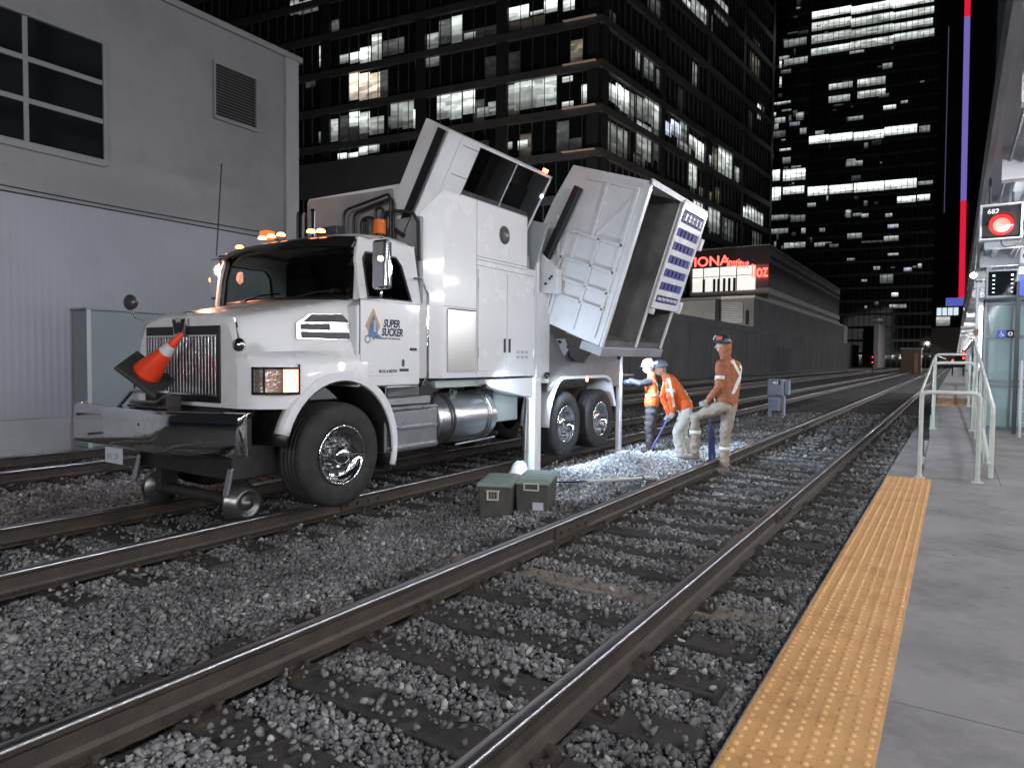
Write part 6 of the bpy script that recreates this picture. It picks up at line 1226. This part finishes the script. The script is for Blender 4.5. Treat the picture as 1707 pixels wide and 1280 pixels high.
# two coolers
def cooler(label, p0, ang, L, w_, h, win):
    o = thing('equipment_case', label, 'equipment case', (p0[0], p0[1], -.245), 'grey equipment cases by the rail'); c, s = math.cos(R(ang)), math.sin(R(ang))
    M0 = Matrix.Translation(Vector((p0[0], p0[1], -.245))) @ Matrix.Rotation(R(ang), 4, 'Z')
    def q(x, y, z): return tuple(M0 @ Vector((x, y, z)))
    b = MB(); b.add([q(x, y, z) for z, k in ((0, .02), (h*.86, 0)) for x, y in ((k, k), (w_-k, k), (w_-k, L-k), (k, L-k))], [(0, 3, 2, 1), (4, 5, 6, 7), (0, 1, 5, 4), (1, 2, 6, 5), (2, 3, 7, 6), (3, 0, 4, 7)])
    b.build('case_body', mat('case_grey', (.085, .082, .075), .6, var=.4, vscale=6), o, bevel=.015)
    b = MB(); b.add([q(x, y, z) for z, k in ((h*.86, -.012), (h*.96, -.012), (h, .03)) for x, y in ((k, k), (w_-k, k), (w_-k, L-k), (k, L-k))], [(0, 3, 2, 1), (8, 9, 10, 11)]+[(i*4+a, i*4+(a+1) % 4, i*4+4+(a+1) % 4, i*4+4+a) for i in (0, 1) for a in range(4)])
    b.build('lid', mat('case_lid_green', (.26, .33, .29), .5, var=.3, vscale=5), o, bevel=.01)
    f = MB()
    def bx(x0, x1, y0, y1, z0, z1): f.add([q(x, y, z) for z in (z0, z1) for x, y in ((x0, y0), (x1, y0), (x1, y1), (x0, y1))], [(0, 3, 2, 1), (4, 5, 6, 7), (0, 1, 5, 4), (1, 2, 6, 5), (2, 3, 7, 6), (3, 0, 4, 7)])
    t = .013
    if win:
        bx(.09, .24, -.016, 0, h*.74, h*.74+t); bx(.10, .23, -.016, 0, h*.50, h*.50+t); bx(.10, .10+t, -.016, 0, h*.50, h*.74); bx(.23-t, .23, -.016, 0, h*.50, h*.74)
    else:
        bx(.10, .27, -.03, -.016, h*.70, h*.70+t); bx(.10, .10+t, -.03, 0, h*.70, h*.90); bx(.27-t, .27, -.03, 0, h*.70, h*.90); bx(.10, .27, -.016, -.002, h*.88, h*.88+t)
    f.build('handle', mat('handle_pale', (.62, .60, .52), .5), o, bevel=.002)
    if win:
        g = MB(); 
        for i in range(4):
            pp = [q(.115+i*.03, -.004, h*.52), q(.118+i*.03, -.004, h*.52), q(.118+i*.03, -.004, h*.73), q(.115+i*.03, -.004, h*.73)]; g.add(pp, [(0, 1, 2, 3)])
        g.build('grille_lines', mat('handle_pale'), o, solid=.001)
    else:
        pp = [q(.20, -.004, h*.14), q(.32, -.004, h*.14), q(.32, -.004, h*.36), q(.20, -.004, h*.36)]; MB().add(pp+[q(.20, -.001, h*.14), q(.32, -.001, h*.14), q(.32, -.001, h*.36), q(.20, -.001, h*.36)], [(0, 1, 2, 3), (7, 6, 5, 4)]).build('paper_label', mat('paper_label', (.5, .52, .58), .7), o)
cooler('grey equipment case with a square barred handle, the left one of the two', (-4.27, 5.93), 24, .62, .36, .39, True)
cooler('grey equipment case with a white paper label, the right one of the two', (-4.04, 6.31), 21, .72, .37, .385, False)
shv = thing('shovel', 'shovel with a pale handle lying flat beside the gravel heap', 'shovel', (-4.0, 8.3, -.2))
MB().tube([(-4.09, 8.17, -.165), (-3.45, 8.93, -.15)], .021, 10).build('handle', mat('pale_handle', (.5, .48, .42), .6), shv)
MB().loft([[(-4.09, 8.16, -.15), (-4.07, 8.20, -.165), (-4.11, 8.19, -.18)], [(-4.25, 7.98, -.15), (-4.17, 8.10, -.18), (-4.28, 8.10, -.185)], [(-4.45, 7.86, -.16), (-4.36, 8.02, -.19), (-4.5, 7.98, -.19)], [(-4.60, 7.88, -.19), (-4.55, 7.93, -.19), (-4.60, 7.92, -.195)]]).build('blade', mat('blade_navy'), shv, recalc=True)
# 403 relay box
rb_ = thing('track_equipment_box', 'blue grey trackside equipment box numbered 403 standing in the gravel', 'equipment box', (-4.65, 22.5, -.25)); RBM = mat('equipment_blue_grey', (.38, .42, .53), .5, var=.2, vscale=3)
MB().box(-4.95, -4.46, 22.4, 22.75, .37, .90).build('upper_case', RBM, rb_, bevel=.05, seg=3); MB().box(-4.455, -4.30, 22.5, 22.72, .40, .87).build('side_case', RBM, rb_, bevel=.04); MB().box(-4.92, -4.56, 22.45, 22.75, -.1, .34).build('lower_case', RBM, rb_, bevel=.02)
MB().box(-4.86, -4.64, 22.43, 22.449, .02, .27).build('access_panel', mat('panel_pale_blue', (.30, .33, .40), .5), rb_, bevel=.01)
lg = MB(); lg.box(-4.92, -4.85, 22.5, 22.7, -.3, -.1); lg.build('leg', RBM, rb_); lg = MB(); lg.box(-4.5, -4.44, 22.5, 22.7, -.3, .39); lg.build('leg', RBM, rb_)
MB().box(-4.80, -4.55, 22.385, 22.399, .73, .855).build('number_plate', BLACK, rb_); text_mb('403', .13, (-4.79, 22.383, .745), (1, 0, 0), (0, 0, 1), .002, bold=.004, squash=.95).build('number', mat('white_lettering'), rb_)
# litter
for i, (x, y, lab) in enumerate(((-1.31, 3.87, 'small crumpled white paper beside the rail nearest the platform'), (-3.6, 3.1, 'pale plastic scrap lying in the gravel left of the long rail'))):
    li = MB(); P_ = [Vector((x, y, -.185)) + Vector((random.gauss(0, .02), random.gauss(0, .014), abs(random.gauss(0, .012)))) for _ in range(8)]
    for a_ in range(6): li.add([P_[a_], P_[a_+1], P_[a_+2]], [(0, 1, 2)])
    tag(li.build('litter', mat('litter_paper', (.7, .62, .6), .7)), lab, 'litter')
# unseen lamps added behind the retaining wall to light the office fronts from below
for i, (x, y, lab) in enumerate(((-31, 62, 'unseen lamp added behind the retaining wall nearest the truck'), (-31, 84, 'unseen lamp added behind the middle of the retaining wall'), (-52, 62, 'unseen lamp added below the left office front'))):
    o = thing('office_fill_lamp', lab, 'lamp', (x, y, 0), 'unseen lamps added to light the office fronts'); MB().cyl((x, y, -.3), (x, y, 5.2), .07).build('post', BLACKM, o); MB().box(x-.3, x+.3, y-.15, y+.15, 5.2, 5.35).build('lamp_head', CANW, o)
    ld = bpy.data.lights.new('office_front_fill', 'POINT'); ld.energy = 6500; ld.shadow_soft_size = .2; ld.color = (1, .92, .84); lo = bpy.data.objects.new('light_source', ld); COL.objects.link(lo); lo.parent = o; lo.location = (0, 0, 5.5)
